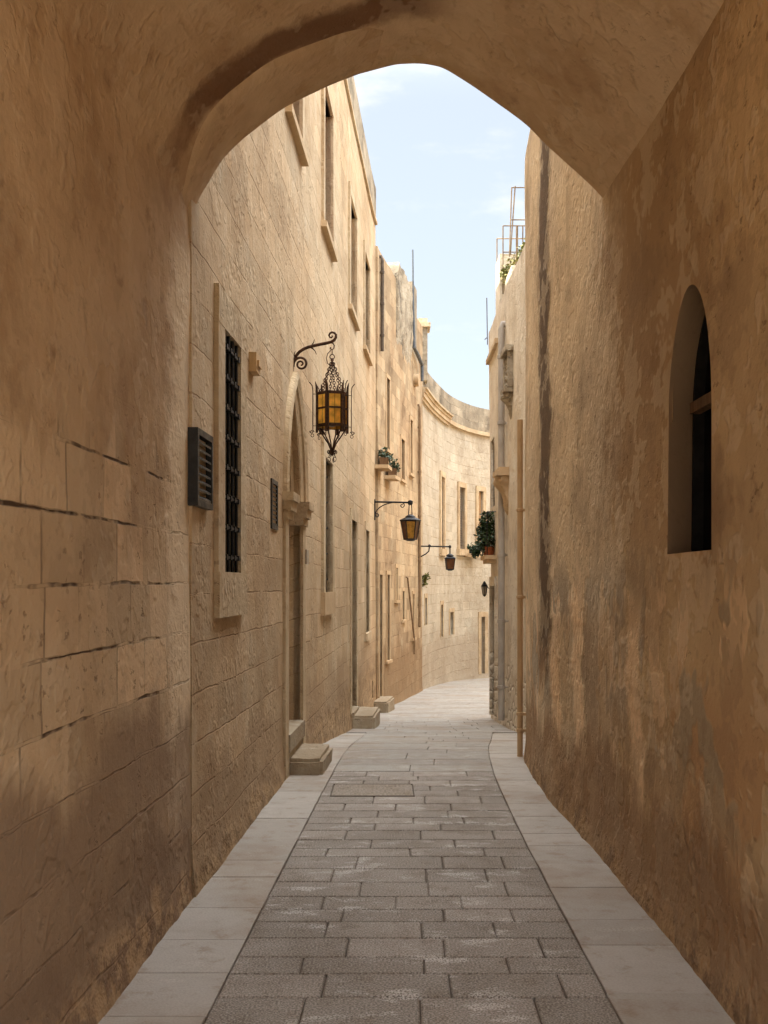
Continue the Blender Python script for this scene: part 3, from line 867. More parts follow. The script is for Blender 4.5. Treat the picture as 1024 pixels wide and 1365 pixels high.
mb = MB(); mb.wstrip(LP, sL0, sL1, zT+.02, zT+.08, -.05, .05); lh.part('cornice', mb, M['trim'])
mb = MB(); wall(mb, LP, sL0, sL1, zT+.1, 9.42, step=.25, amp=.012, seed=17.0, off=.02); lh.part('parapet', mb, M['parapet'], smooth=50)

# barred window
s0, s1, z0, z1 = bw
fm = frame_mb(LP, s0, s1, z0, z1, .2, .04, top=.22)
f_ = lh.part('window', fm, M['trim'], label='tall barred window with stone surround')
mb = MB(); mb.wbox(LP, s0-.2, s1+.2, z0-.27, z0, -.06, .046); lh.part('sill', mb, M['trim'], parent=f_)
lh.part('pane', panel_mb(H_bar), M['windowglass'], parent=f_)
mb = MB()
for k in range(4):
    s = s0+(s1-s0)*(k+.5)/4
    mb.tube([LP.p(s, z0, .02), LP.p(s, z1, .02)], .011, 6)
for k in range(8):
    z = z0+(z1-z0)*(k+.5)/8
    mb.wbox(LP, s0, s1, z-.008, z+.008, .004, .036)
    for j in range(4):
        s = s0+(s1-s0)*(j+.5)/4
        mb.wbox(LP, s-.018, s+.018, z-.016, z+.016, -.002, .042)
lh.part('window_bars', mb, M['black'], parent=f_)

# gothic doorway
s0, s1 = dr
mb = MB(); planks(mb, LP, s0, s1, .34, 2.36, -.33, 5)
mb.face(H_door['inner'])
dd = lh.part('door', mb, M['wood'], label='plank door under the gothic arch')
mb = MB(); mb.ring(LP.p(s1-.12, 1.35, -.29), .04, .008, (1, 0, 0)); lh.part('handle', mb, M['iron'], parent=dd)
def arch_order(mb, a, b, zs, za, w, d0, d1, n=14):
    """a moulded ring following a pointed arch: width w outward, from depth d0 to d1"""
    inn = arch_curve(a, b, zs, za, n); out = arch_curve(a-w, b+w, zs, za+w*1.35, n)
    m = len(inn)
    sec = []
    for k in range(m):
        (xi, zi), (xo, zo) = inn[k], out[k]
        xm, zm = (xi*.35+xo*.65), (zi*.35+zo*.65)
        sec.append([LP.p(xi, zi, d0), LP.p(xi, zi, d1-.02), LP.p(xm, zm, d1), LP.p(xo, zo, d1-.015), LP.p(xo, zo, d0)])
    mb.grid(sec)
    mb.face(sec[0]); mb.face(list(reversed(sec[-1])))
mb = MB()
arch_order(mb, s0-.12, s1+.12, 2.42, 3.44, .1, -.05, .065)
arch_order(mb, s0-.02, s1+.02, 2.42, 3.33, .09, -.1, .03)
arch_order(mb, s0+.07, s1-.07, 2.42, 3.18, .085, -.2, -.05)
arch_order(mb, s0+.15, s1-.15, 2.42, 3.04, .075, -.32, -.15)
lh.part('door_arch', mb, M['trim'], parent=dd, smooth=30)
mb = MB()
for a, b in ((s0-.2, s0+.0), (s1-.0, s1+.2)):
    mb.wbox(LP, a, b, -.05, 2.2, -.06, .035)
for a, b in ((s0, s0+.13), (s1-.13, s1)):
    mb.wbox(LP, a, b, .34, 2.2, -.36, -.14)
lh.part('door_jamb', mb, M['trim'], parent=dd)
mb = MB()
for a, b, c, e in ((s0-.24, s0+.14, -1, 0), (s1-.14, s1+.24, 0, 1)):
    mb = MB()
    mb.wbox(LP, a+.03*(c == -1), b-.03*(e == 1), 2.2, 2.27, -.3, .055)
    mb.wbox(LP, a, b, 2.27, 2.35, -.3, .085)
    mb.wbox(LP, a-.03*(c == -1), b+.03*(e == 1), 2.35, 2.42, -.3, .11)
    lh.part('impost', mb, M['trim'], parent=dd)
mb = MB(); mb.wbox(LP, s0-.03, s1+.03, .2, .352, -.34, .05); mb.wbox(LP, s0-.03, s1+.03, -.1, .2, -.3, .03)
lh.part('threshold', mb, M['step'], parent=dd)
# slit window
s0, s1, z0, z1 = sw
f_ = lh.part('window', frame_mb(LP, s0, s1, z0, z1, .22, .045), M['trim'], label='dark narrow window past the gothic door')
mb = MB(); mb.wbox(LP, s0-.22, s1+.22, z0-.26, z0, -.06, .06); lh.part('sill', mb, M['trim2'], parent=f_)
lh.part('pane', panel_mb(H_slit), M['windowglass'], parent=f_)
mb = MB()
for k in range(3): mb.tube([LP.p(s0+(s1-s0)*(k+.5)/3, z0, -.03), LP.p(s0+(s1-s0)*(k+.5)/3, z1, -.03)], .012, 6)
for k in range(5): mb.wbox(LP, s0, s1, z0+(z1-z0)*(k+.5)/5-.008, z0+(z1-z0)*(k+.5)/5+.008, -.045, -.015)
lh.part('window_bars', mb, M['black'], parent=f_)
# second door
s0, s1, z0, z1 = d2
mb = MB(); planks(mb, LP, s0, s1, z0, z1, -.3, 5); mb.face(H_d2['inner'])
f_ = lh.part('door', mb, M['wood'], label='plain square door before the second step')
lh.part('door_frame', frame_mb(LP, s0, s1, z0, z1, .16, .03), M['trim'], parent=f_)
mb = MB(); mb.wbox(LP, s0, s1, z0-.16, z0+.006, -.3, .06); lh.part('threshold', mb, M['step'], parent=f_)
# tall side window
s0, s1, z0, z1 = w5
f_ = lh.part('window', frame_mb(LP, s0, s1, z0, z1, .14, .03), M['trim'], label='tall shuttered window near the first bracket lantern')
mb = MB(); mb.wbox(LP, s0-.14, s1+.14, z0-.14, z0, -.06, .06); lh.part('sill', mb, M['trim'], parent=f_)
mb = MB(); louvres(mb, LP, s0+.02, s1-.02, z0+.02, z1-.02, -.1, 22); mb.face(H_w5['inner']); lh.part('shutter', mb, M['greywood'], parent=f_)
mb = MB(); mb.face(H_slot['inner']); lh.part('vent_slot', mb, M['dark'])
# upper windows
for k, H in enumerate(ups):
    s0, s1, z0, z1 = H['s0'], H['s1'], H['z0'], H['z1']
    f_ = lh.part('window', frame_mb(LP, s0, s1, z0, z1, .15, .04), M['trim'])
    mb = MB(); mb.wbox(LP, s0-.19, s1+.19, z0-.07, z0, -.06, .075); lh.part('sill', mb, M['trim2'], parent=f_)
    mb = MB()
    h2 = (s0+s1)/2
    louvres(mb, LP, s0+.01, h2-.003, z0+.02, z1-.02, -.09, 20, fr=.05); louvres(mb, LP, h2+.003, s1-.01, z0+.02, z1-.02, -.09, 20, fr=.05)
    mb.face(H['inner'])
    lh.part('shutter', mb, M['redwood'] if k < 2 else M['tanwood'], parent=f_)

# ------------------------------------------------------------------ step stones
def stone(name, label, x0, x1, y0, y1, z0, z1, mat, yaw=0.0, bev=.032, seed=0.0, cat='step', group=None):
    bm = bmesh.new(); bmesh.ops.create_cube(bm, size=1)
    bmesh.ops.scale(bm, vec=(x1-x0, y1-y0, z1-z0), verts=bm.verts)
    bmesh.ops.bevel(bm, geom=bm.edges[:], offset=bev, segments=2, affect='EDGES')
    bmesh.ops.subdivide_edges(bm, edges=bm.edges[:], cuts=2, use_grid_fill=True)
    ca, sa = math.cos(yaw), math.sin(yaw)
    for v in bm.verts:
        v.co += Vector([.012*mnoise.noise(v.co*7+Vector((seed, k*9, 0))) for k in range(3)])
        v.co = Vector((v.co.x*ca-v.co.y*sa, v.co.x*sa+v.co.y*ca, v.co.z+(z1-z0)/2))
    me = bpy.data.meshes.new(name)
    uvl = bm.loops.layers.uv.new('UVMap')
    for f in bm.faces:
        f.smooth = True
        for l in f.loops:
            n = f.normal
            l[uvl].uv = (l.vert.co.x+l.vert.co.y, l.vert.co.z) if abs(n.z) < .6 else (l.vert.co.x, l.vert.co.y)
    bm.to_mesh(me); bm.free(); me.set_sharp_from_angle(angle=R(40)); me.materials.append(mat)
    o = bpy.data.objects.new(name, me); COL.objects.link(o); o.location = ((x0+x1)/2, (y0+y1)/2, z0)
    o['label'] = label; o['category'] = cat
    if group: o['group'] = group
    return o
G_ = 'stone steps before the doors on the left'
stone('door_step', 'large worn stone step block before the gothic door', -.86, -.51, 9.42, 10.35, gz(9.9)-.06, .13, M['step'], -.04, seed=1, group=G_)
stone('door_step', 'low stone step with rounded end before the second door', -.5, -.1, 16.35, 17.6, gz(17)-.06, gz(16.4)+.2, M['step'], -.06, seed=2, group=G_)
stone('door_step', 'small grey farthest stone step on the left of the alley', -.17, .15, 20.9, 22.0, gz(21.5)-.06, gz(21.0)+.22, M['step'], -.12, seed=3, group=G_)

# ------------------------------------------------------------------ vents, alarm box, plaque on the palazzo
def vent(label, xa, xb, z0, z1, d, n):
    s0, s1 = LP.hit(xa, d), LP.hit(xb, d)
    v = Thing('louvre_vent', label, 'vent', LP.p((s0+s1)/2, z0, .0), 'dark louvre vents on the palazzo')
    mb = MB()
    mb.wbox(LP, s0, s1, z0, z0+.035, -.04, d); mb.wbox(LP, s0, s1, z1-.035, z1, -.04, d)
    mb.wbox(LP, s0, s0+.035, z0+.035, z1-.035, -.04, d); mb.wbox(LP, s1-.035, s1, z0+.035, z1-.035, -.04, d)
    v.part('vent_frame', mb, M['vent'])
    mb = MB(); mb.wbox(LP, s0+.035, s1-.035, z0+.035, z1-.035, -.04, d-.05); v.part('back_plate', mb, M['dark'])
    mb = MB()
    hh = (z1-z0-.07)/n
    for k in range(n):
        zc = z0+.035+hh*(k+.5)
        mb.hexa([LP.p(a, zc+dz+(-.3*hh if dd > .02 else .3*hh), d-.05+dd) for dz in (-.006, .006) for dd in (.003, .045) for a in (s0+.035, s1-.035)])
    v.part('slats', mb, M['vent'])
vent('large grey louvre vent box left of the barred window', 264, 284.5, 2.06, 2.47, .05, 8)
vent('small black louvre vent beside the gothic door', 363, 371, 2.08, 2.47, .025, 9)
s0, s1, z0, z1 = rect(LP, 336, 342, 473, 498, .03)
ab = Thing('alarm_box', 'small square cream box high on wall left of iron lantern', 'alarm box', LP.p(s0, z0, 0))
mb = MB(); mb.wbox(LP, s0, s1, z0, z1, -.03, .06); ab.part('case', mb, M['cream'])
mb = MB(); mb.wbox(LP, s0+.03, s1-.03, z0+.04, z1-.05, .06, .075); ab.part('cover', mb, M['cream'])
s0, s1, z0, z1 = rect(LP, 402, 405, 733, 752, .0)
mb = MB(); mb.wbox(LP, s0, s1, z0, z1, -.02, .05)
single('wall_plaque', mb, M['plaque'], 'small pale grey plaque right of the gothic door', 'plaque', LP.p(s0, z0, 0))

# ================================================================== LANTERNS
def spiral(c, r0, r1, a0, turns, ax, ay, n=36):
    return [c+(ax*math.cos(a0+turns*2*PI*k/n)+ay*math.sin(a0+turns*2*PI*k/n))*(r0+(r1-r0)*k/n) for k in range(n+1)]

def iron_lantern():
    s = LP.hit(390.5); base = LP.p(s, 0)
    Y = base.y; k = Y/F/6.825
    n = LP.nrm(s); ex = Vector((n.x, n.y, 0)); ez = Vector((0, 0, 1)); ey = Vector((-n.y, n.x, 0))
    z0 = iz(430, Y)
    def q(zx, zy): return LP.p(s, 0, 0)+ex*((zx-66)*k)+ez*(z0-zy*k)
    T = Thing('iron_lantern', 'large ornate rusty wrought iron lantern with amber panes on chains', 'lantern', q(66, 365))
    mb = MB()
    mb.obox(q(68, 365), ex*.006, ey*.02, ez*(115*k))
    arm = [q(*p) for p in ((70, 400), (72, 372), (80, 335), (98, 300), (125, 268), (160, 245), (205, 225), (260, 212), (320, 200), (375, 190), (415, 180),
                           (442, 165), (459, 140), (460, 115), (445, 97), (422, 92), (404, 102), (396, 120), (404, 138), (420, 140), (428, 130), (422, 122))]
    mb.tube(arm, [.013]*3+[.014]*9+[.012, .011, .01, .01, .009, .009, .008, .008, .007, .006], 8)
    sp = spiral(q(140, 378), 66*k, 8*k, PI, 1.75, ex, ez*-1, 48)
    mb.tube(sp, [.012-.005*i/48 for i in range(49)], 8)
    mb.tube([q(225, 222), q(240, 205), (q(255, 185)), q(263, 155)], [.007, .006, .004, .002], 6)
    mb.tube([q(225, 225), q(250, 240), q(270, 262), q(282, 292)], [.007, .006, .004, .002], 6)
    mb.tube([q(85, 320), q(78, 290), q(88, 262)], [.006, .005, .002], 6)
    # hook below the arm
    mb.tube([q(405, 185), q(432, 192), q(444, 212), q(440, 240), q(422, 250), q(408, 240), q(412, 228)], .006, 6)
    T.part('bracket', mb, M['iron'], smooth=50)
    cx = 425
    mb = MB()
    mb.ring(q(cx, 315), 21*k, .0045, ey, 16, 6)
    mb.tube([q(cx, 250), q(cx, 262), q(cx, 294)], .004, 6)
    mb.tube([q(415, 255), q(385, 285), q(372, 325), q(382, 372), q(404, 392)], .004, 6)
    top = q(cx, 345); Rh = 140*k; ph0 = R(14)
    zb0, zb1 = (z0-650*k), (z0-955*k)
    axis = Vector((q(cx, 0).x, q(cx, 0).y, 0))
    def hx(i, r, z): a = ph0+i*PI/3; return axis+Vector((r*math.cos(a), r*math.sin(a), z))
    for i in range(6):
        a = top.copy(); b = hx(i+.5, Rh*.86, zb0)
        L = (b-a).length; m = max(4, int(L/.0245)); t = (b-a).normalized()
        for j in range(m):
            c = a+t*(L*(j+.5)/m)
            sd = t.cross(ey).normalized() if j % 2 else ey
            x = t*.0135
            pts = [c+t*.0165*math.cos(2*PI*u/10)+sd*.0115*math.sin(2*PI*u/10) for u in range(10)]
            mb.tube(pts, .0034, 5, closed=True)
    mb.lathe((axis.x, axis.y, 0), [(.004, top.z+.02), (.014, top.z+.012), (.016, top.z-.002), (.006, top.z-.012)], 8)
    T.part('chains', mb, M['iron'], smooth=50)
    mb = MB()
    for i in range(6):
        # blade-like corner uprights
        o = hx(i, Rh, 0); rad = (o-axis).normalized(); rad.z = 0; rad.normalize(); tg = Vector((-rad.y, rad.x, 0))
        zt, zb = z0-545*k, z0-1008*k
        mb.obox(Vector((o.x, o.y, (zb0+zb)/2)), rad*.009, tg*.017, Vector((0, 0, (zb0-zb)/2)))
        mb.tube([o+ez*zb0, o+rad*.004+ez*(zb0+.06), o+rad*.016+ez*zt], [.014, .011, .002], 6)
        o2 = hx(i, Rh*1.27, 0)
        mb.tube([o2+rad*.03+ez*(zt-.01), o2+rad*.006+ez*(zt-.04), o2+ez*(zt-.09), o2+ez*(z0-985*k), o2-rad*.012+ez*(z0-1002*k)], .0042, 6)
        for zz in (660, 948):
            mb.tube([o+ez*(z0-zz*k), o2+ez*(z0-zz*k)], .003, 5)
        mb.tube(spiral(o2+rad*.012+ez*(z0-1000*k), .017, .005, PI*.1, -1.2, rad, ez, 18), .0038, 6)
        mb.ring(o2+rad*.004+ez*(z0-1035*k), .014, .0028, tg, 12, 5)
        # bottom struts gathering into the finial
        mb.tube([hx(i, Rh*.98, z0-958*k), hx(i, Rh*.62, z0-1030*k), hx(i, Rh*.25, z0-1105*k), hx(i, .012, z0-1165*k)], .0065, 6)
        mb.tube(spiral(axis+rad*.026+ez*(z0-1182*k), .02, .005, PI*.5, -1.3, rad, ez, 18), .0045, 6)
        if i % 2: mb.ring(axis+rad*.034+ez*(z0-1250*k), .02, .003, tg, 12, 5)
        mb.tube([axis+rad*.02+ez*(z0-1195*k), axis+rad*.034+ez*(z0-1230*k)], .003, 5)
    for zz, hh in ((655, 14), (790, 9), (945, 16)):
        for i in range(6):
            mb.bar(hx(i, Rh, z0-zz*k), hx(i+1, Rh, z0-zz*k), .012, hh*2*k*.9)
    for i in range(6):
        a = hx(i, Rh*.985, 0).lerp(hx(i+1, Rh*.985, 0), .5)
        mb.bar(a+ez*zb0, a+ez*zb1, .004, .004)
    mb.lathe((axis.x, axis.y, 0), [(.004, z0-1215*k), (.012, z0-1190*k), (.02, z0-1170*k), (.012, z0-1140*k)], 8)
    cage = T.part('cage', mb, M['iron'], smooth=40)
    for i in range(6):
        mb = MB(); r = Rh*.95
        mb.face([hx(i, r, zb1), hx(i+1, r, zb1), hx(i+1, r, zb0-.005), hx(i, r, zb0-.005)])
        T.part('pane', mb, M['amber'], parent=cage)
    mb = MB()
    mb.lathe((axis.x, axis.y, 0), [(.006, zb1), (.03, zb1+.01), (.03, zb1+.04), (.012, zb1+.045), (.012, zb1+.1), (.028, zb1+.14), (.02, zb1+.19), (.004, zb1+.2)], 12)
    T.part('bulb', mb, M['plaque'], parent=cage, smooth=60)
iron_lantern()

def bracket_lantern(label, x_att, y_att, x_end, y_plate, ybody0, ybody1, wtop, wbot, style, glass, glass2, yaw, ns=6):
    s = LP.hit(x_att); base = LP.p(s, 0); Y = base.y; k = Y/F
    n = LP.nrm(s); ex = Vector((n.x, n.y, 0)).normalized(); ez = Vector((0, 0, 1)); ey = Vector((-n.y, n.x, 0))
    zA = iz(y_att, Y); L = (x_end-x_att)*k/max(.2, ex.x)
    T = Thing('bracket_lantern', label, 'lantern', base+ez*zA, 'bracket lanterns farther down the alley')
    def q(u, z): return base+ex*u+ez*z
    zP = iz(y_plate, Y)
    mb = MB()
    mb.obox(q(.012, (zA+zP)/2), ex*.01, ey*.02, ez*((zA-zP)/2+.05))
    zE = zA-.02
    mb.tube([q(.0, zA), q(L*.5, zA-.008), q(L, zE)], .018, 8)
    if style == 1:
        cv = [q(.02+L*.6*math.sin(t*PI/2/12), zP+.05+(zA-zP-.07)*(1-math.cos(t*PI/2/12))) for t in range(13)]
        mb.tube(list(reversed([q(.02+L*.62*(1-math.cos(t*PI/24)), zP+.05+(zA-zP-.06)*math.sin(t*PI/24)) for t in range(13)])), .011, 7)
        mb.tube(spiral(q(.05, zP+.04), .05, .012, PI, -1.2, ex, ez, 24), .01, 6)
        mb.tube(spiral(q(L-.16, zA-.075), .05, .012, PI/2, -1.2, ex, ez, 24), .01, 6)
        mb.lathe(q(L, zE), [(.01, -.05), (.045, -.035), (.052, 0), (.045, .035), (.012, .05)], 12)
    else:
        mb.tube([q(.02, zP), q(L*.13, zP+.02), q(L*.28, zP+(zA-zP)*.3), q(L*.38, zP+(zA-zP)*.55), q(L*.4, zA-.02)], .016, 7)
        mb.lathe(q(L*.4, zA), [(.01, -.04), (.035, -.02), (.035, .02), (.01, .045)], 10)
        mb.lathe(q(L, zE), [(.01, -.04), (.035, -.02), (.035, .02), (.01, .04)], 10)
    T.part('bracket', mb, M['black'], smooth=50)
    c = q(L, 0); zt, zb = iz(ybody0, Y), iz(ybody1, Y)
    rt, rb = wtop*k/2*1.02, wbot*k/2*1.02
    cap = zt+.075
    mb = MB()
    if style == 1:
        for a in (-.035, .035): mb.tube([c+ex*a*.6+ez*zE, c+ex*a+ez*cap], .01, 6)
    else:
        mb.tube([c+ez*zE, c+ez*cap], .016, 7)
    mb.lathe(c, [(.09, cap-.03), (.1, cap-.01), (.06, cap+.02), (.02, cap+.035)], 14)
    T.part('hanger', mb, M['black'], smooth=50)
    mb = MB()
    ph = yaw
    mb.poly_lathe(c, [(rt*1.1, zt-.015), (rt*1.12, zt+.0), (rt*.6, cap-.03), (rt*.5, cap-.02)], ns, ph)
    rf = T.part('lantern_roof', mb, M['black'])
    mb = MB()
    def cr(i, r, z): a = ph+i*2*PI/ns; return c+Vector((r*math.cos(a), r*math.sin(a), z))
    for i in range(ns):
        mb.bar(cr(i, rt, zt-.01), cr(i, rb, zb), .018, .018)
        mb.bar(cr(i, rb, zb), cr(i+1, rb, zb), .02, .024); mb.bar(cr(i, rt, zt-.02), cr(i+1, rt, zt-.02), .016, .02)
    mb.poly_lathe(c, [(rb*.5, zb-.035), (rb*.95, zb-.008)], ns, ph)
    cg = T.part('cage', mb, M['black'])
    for i in range(ns):
        mb = MB(); mb.face([cr(i, rb*.96, zb), cr(i+1, rb*.96, zb), cr(i+1, rt*.96, zt-.02), cr(i, rt*.96, zt-.02)])
        T.part('pane', mb, glass if abs(math.cos(ph+(i+.5)*2*PI/ns+PI/2)) > .9 else glass2, parent=cg)
    mb = MB(); mb.lathe(c, [(.006, zb), (.04, zb+.01), (.035, zb+.05), (.015, zb+.07), (.04, zb+.14), (.03, zb+.22), (.005, zb+.24)], 10)
    T.part('bulb', mb, M['cream'], parent=cg, smooth=60)
bracket_lantern('black bracket lantern with curved brace and yellow pane, nearer of the plain pair', 499, 669, 547, 690, 693.5, 719, 25.5, 17, 1, M['ambermid'], M['amberdark'], R(62))
bracket_lantern('small dark bracket lantern with brown panes on a straight arm, farther of the plain pair', 554.5, 728, 599.5, 743.5, 744, 759, 16.5, 12, 2, M['amberdark'], M['amberdark'], R(50), 4)

# ================================================================== SECOND HOUSE ON THE LEFT
s20, s21 = LP.sY(21.42), LP.hit(560.5)
lh2 = Thing('narrow_townhouse', 'narrow ochre stone townhouse between the pale palazzo and the curved wall', 'house', (0, 24, -1))
Hs2 = []
def H2(xa, xb, ya, yb, dp=.2):
    s0, s1, z0, z1 = rect(LP, xa, xb, ya, yb, .05); h = hole(s0, s1, z0, z1, dp); Hs2.append(h); return h
hd3 = H2(505.5, 509, 766, 936, .22)
hw_a = H2(515.5, 519, 766, 880, .16)
hw_b = H2(527.5, 529.5, 757, 800, .14)
hw_c = H2(536, 538.4, 788, 826, .14)
hw_d = H2(534.5, 539, 586, 640, .14)
hw_e = H2(546.5, 549.5, 560, 632, .14)
hw_f = H2(515, 519, 505, 600, .14)
hw_g = H2(549.8, 551.8, 792, 850, .14)
mb = MB()
wall(mb, LP, s20, s21, -1.6, 8.3, Hs2, step=.2, amp=.02, seed=27.0, foot=.03, off=.05)
lh2.part('wall', mb, M['house2'], smooth=50)
mb = MB(); mass(mb, LP, s20, s21, 8.3, -1.6, 6.0); lh2.part('roof', mb, M['roof'])
mb = MB(); planks(mb, LP, hd3['s0'], hd3['s1'], hd3['z0'], hd3['z1'], -.15, 4); mb.face(hd3['inner'])
dd = lh2.part('door', mb, M['wood'])
fm = MB(); P0 = LP
fm = frame_mb(LP, hd3['s0'], hd3['s1'], hd3['z0'], hd3['z1'], .08, .068, d0=-.02); lh2.part('door_frame', fm, M['trim2'], parent=dd)
for h, mt in ((hw_a, 'wood'), (hw_b, 'dark'), (hw_c, 'dark'), (hw_d, 'tanwood'), (hw_e, 'tanwood'), (hw_f, 'tanwood'), (hw_g, 'dark')):
    f_ = lh2.part('window', frame_mb(LP, h['s0'], h['s1'], h['z0'], h['z1'], .08, .068, d0=-.02), M['trim2'])
    mb = MB(); mb.wbox(LP, h['s0']-.14, h['s1']+.14, h['z0']-.06, h['z0'], -.02, .1); lh2.part('sill', mb, M['trim2'], parent=f_)
    mb = MB()
    if mt == 'dark': mb.face(h['inner']); lh2.part('pane', mb, M['windowglass'], parent=f_)
    else:
        louvres(mb, LP, h['s0']+.01, h['s1']-.01, h['z0']+.01, h['z1']-.01, -.04, 16, fr=.05); mb.face(h['inner']); lh2.part('shutter', mb, M[mt], parent=f_)
# rough weathered buttress and blocks on the roofline
def rough_wbox(mb, P, s0, s1, z0, z1, d0, d1, amp, st=.12, seed=0.0):
    ns, nz = max(2, int((s1-s0)/st)), max(2, int((z1-z0)/st))
    def pt(i, j, d):
        s = s0+(s1-s0)*i/ns; z = z0+(z1-z0)*j/nz
        e = amp*mnoise.noise(Vector((s*4+seed, z*4, d*3)))+amp*.6*mnoise.noise(Vector((s*11+seed, z*11, d*3)))
        rd = .09*max(0, 1-(z1-z)/.2)**2
        es = rd*(1-2*i/ns)
        d = d*min(1, (z-z0)/1.1) if d > 0 else d
        return P.p(s+es+amp*.4*mnoise.noise(Vector((z*5, seed, 1))), z+amp*.6*mnoise.noise(Vector((s*6, seed, 5)))*(j == nz), d+(e if d > 0 else 0))
    front = [[pt(i, j, d1) for i in range(ns+1)] for j in range(nz+1)]
    uvs = [[(s0+(s1-s0)*i/ns, z0+(z1-z0)*j/nz) for i in range(ns+1)] for j in range(nz+1)]
    mb.grid(front, uvs)
    bk = [[pt(i, j, d0) for i in range(ns+1)] for j in range(nz+1)]
    mb.grid([front[-1], bk[-1]])
    mb.grid([[r_[0] for r_ in front], [r_[0] for r_ in bk]]); mb.grid([[r_[-1] for r_ in front], [r_[-1] for r_ in bk]])
mb = MB(); rough_wbox(mb, LP, LP.hit(525), LP.hit(545), 6.4, iz(367, 24.8), -.5, .1, .03, seed=2.0)
lh2.part('buttress', mb, M['rough'], smooth=60, label='rough grey weathered rubble pier at the roofline')
mb = MB(); mb.wbox(LP, LP.hit(518), LP.hit(533), 8.25, iz(351, 23.3), -1.1, -.12); lh2.part('parapet_block', mb, M['trim'])
mb = MB(); mb.wbox(LP, LP.hit(546), LP.hit(552), 7.5, iz(378, 26.4), -.6, .07); lh2.part('pier', mb, M['parapet'])
# chimney behind the parapet
Yc = 28.6
mb = MB(); mb.box(ix(557, Yc), ix(570, Yc), Yc, Yc+.6, 7.0, iz(436, Yc)); ch = lh2.part('chimney', mb, M['parapet'])
mb = MB(); mb.box(ix(555.5, Yc), ix(574, Yc), Yc-.08, Yc+.7, iz(436, Yc), iz(430.5, Yc)); mb.box(ix(557.5, Yc), ix(570, Yc), Yc, Yc+.6, iz(430.5, Yc), iz(424, Yc)); lh2.part('chimney_cap', mb, M['trim'], parent=ch)
# waterspout
sw_ = LP.hit(550)
mb = MB()
b = LP.p(sw_, iz(507, LP.at(sw_).y), 0); n = LP.nrm(sw_); ex = Vector((n.x, n.y, 0))
mb.tube([b-ex*.1, b+ex*.05, b+ex*.16], [.14, .16, .15], 14); lh2.part('waterspout', mb, M['trim2'], smooth=40)
# mast strapped to the corner of the townhouse
Ym = LP.p(LP.hit(551), 0).y
o_ = LP.p(LP.hit(551.5), 0, .12); o_.y -= .7
mb = MB()
mb.tube([Vector((ix(550.2, o_.y), o_.y, iz(333, o_.y))), Vector((ix(550.8, o_.y), o_.y, iz(400, o_.y))), Vector((ix(552, o_.y), o_.y, iz(463, o_.y))),
         Vector((ix(557.5, o_.y+.6), o_.y+.6, iz(474, o_.y+.6))), Vector((ix(562.6, o_.y+1.2), o_.y+1.2, iz(486, o_.y+1.2))), Vector((ix(562.9, o_.y+1.2), o_.y+1.2, iz(508, o_.y+1.2)))], [.02, .026, .042, .05, .045, .04], 8)
single('roof_mast', mb, M['bluepole'], 'tall thin grey mast bent along the roofline against the sky', 'mast', (o_.x, o_.y, 6.4))
# pipes
def pipe(name, label, P, x, y0, y1, r, mat, d=.07, kink=None, group='downpipes along the walls', n_col=4):
    s = P.hit(x, d); Y = P.p(s, 0, d).y
    a, b = iz(y0, Y), iz(y1, Y) if y1 else gz(Y)
    T = Thing(name, label, 'pipe', P.p(s, b, d), group)
    mb = MB(); pts = [P.p(s, a, -.05), P.p(s, a, d*.8), P.p(s, a-.08, d)]+[P.p(s+.01*mnoise.noise(Vector((k, s, 0))), a-.08+(b-a+.08)*k/8, d) for k in range(1, 9)]
    mb.tube(pts, r, 10); T.part('pipe', mb, mat, smooth=60)
    for k in range(n_col):
        z = a+(b-a)*(k+.5)/n_col
        mb = MB(); mb.lathe(P.p(s, z-.03, d), [(r*1.0, 0), (r*1.25, .005), (r*1.25, .055), (r*1.0, .06)], 10)
        mb.wbox(P, s-.012, s+.012, z-.012, z+.012, -.02, d-r*.8); T.part('clamp', mb, mat)
    return T
pipe('downpipe', 'short dark downpipe high on the ochre townhouse edge', LP, 509.6, 342, 468, .035, M['darkpipe'], .1, n_col=3)
pipe('downpipe', 'long brown downpipe where the townhouse meets the curved wall', LP, 559.5, 540, 836, .034, M['brownpipe'], .1, n_col=5)
s = LP.hit(543.5, .1)
T = Thing('diagonal_pipe', 'slanting brown pipe low on the ochre townhouse', 'pipe', LP.p(s, iz(862, 26), .1))
mb = MB(); a_ = LP.hit(543.5, .1); b_ = LP.hit(552.5, .1)
mb.tube([LP.p(a_, iz(768, LP.at(a_).y), .02), LP.p(a_, iz(770, LP.at(a_).y), .1), LP.p(b_, iz(852, LP.at(b_).y), .1), LP.p(b_, iz(872, LP.at(b_).y), .1)], .022, 8); T.part('pipe', mb, M['brownpipe'], smooth=60)

# ================================================================== CURVED FAR WALL
s30 = s21+.02; s31 = LP.L
lh3 = Thing('curved_house', 'tall pale stone house front curving away to the right at alley end', 'house', (2, 33, -1.3))
Hs3 = []
def H3(xa, xb, ya, yb, dp=.15):
    s0, s1, z0, z1 = rect(LP, xa, xb, ya, yb); h = hole(s0, s1, z0, z1, dp); Hs3.append(h); return h
f1 = H3(587, 591, 636, 732); f2 = H3(611.5, 618.5, 650, 732); f3 = H3(637, 643, 655, 730)
f4 = H3(587.5, 590, 806, 849); f5 = H3(599.5, 604, 816, 846); f6 = H3(641, 646, 822, 898, .3); f7 = H3(566, 568.5, 797, 833)
mb = MB()
wall(mb, LP, s30, s31, -2.1, 6.5, Hs3, step=.25, amp=.012, seed=33.0, foot=.03)
lh3.part('wall', mb, M['far'], smooth=50)
mb = MB(); mass(mb, LP, s30, s31, 7.4, -2.1, 6.0); lh3.part('roof', mb, M['roof'])
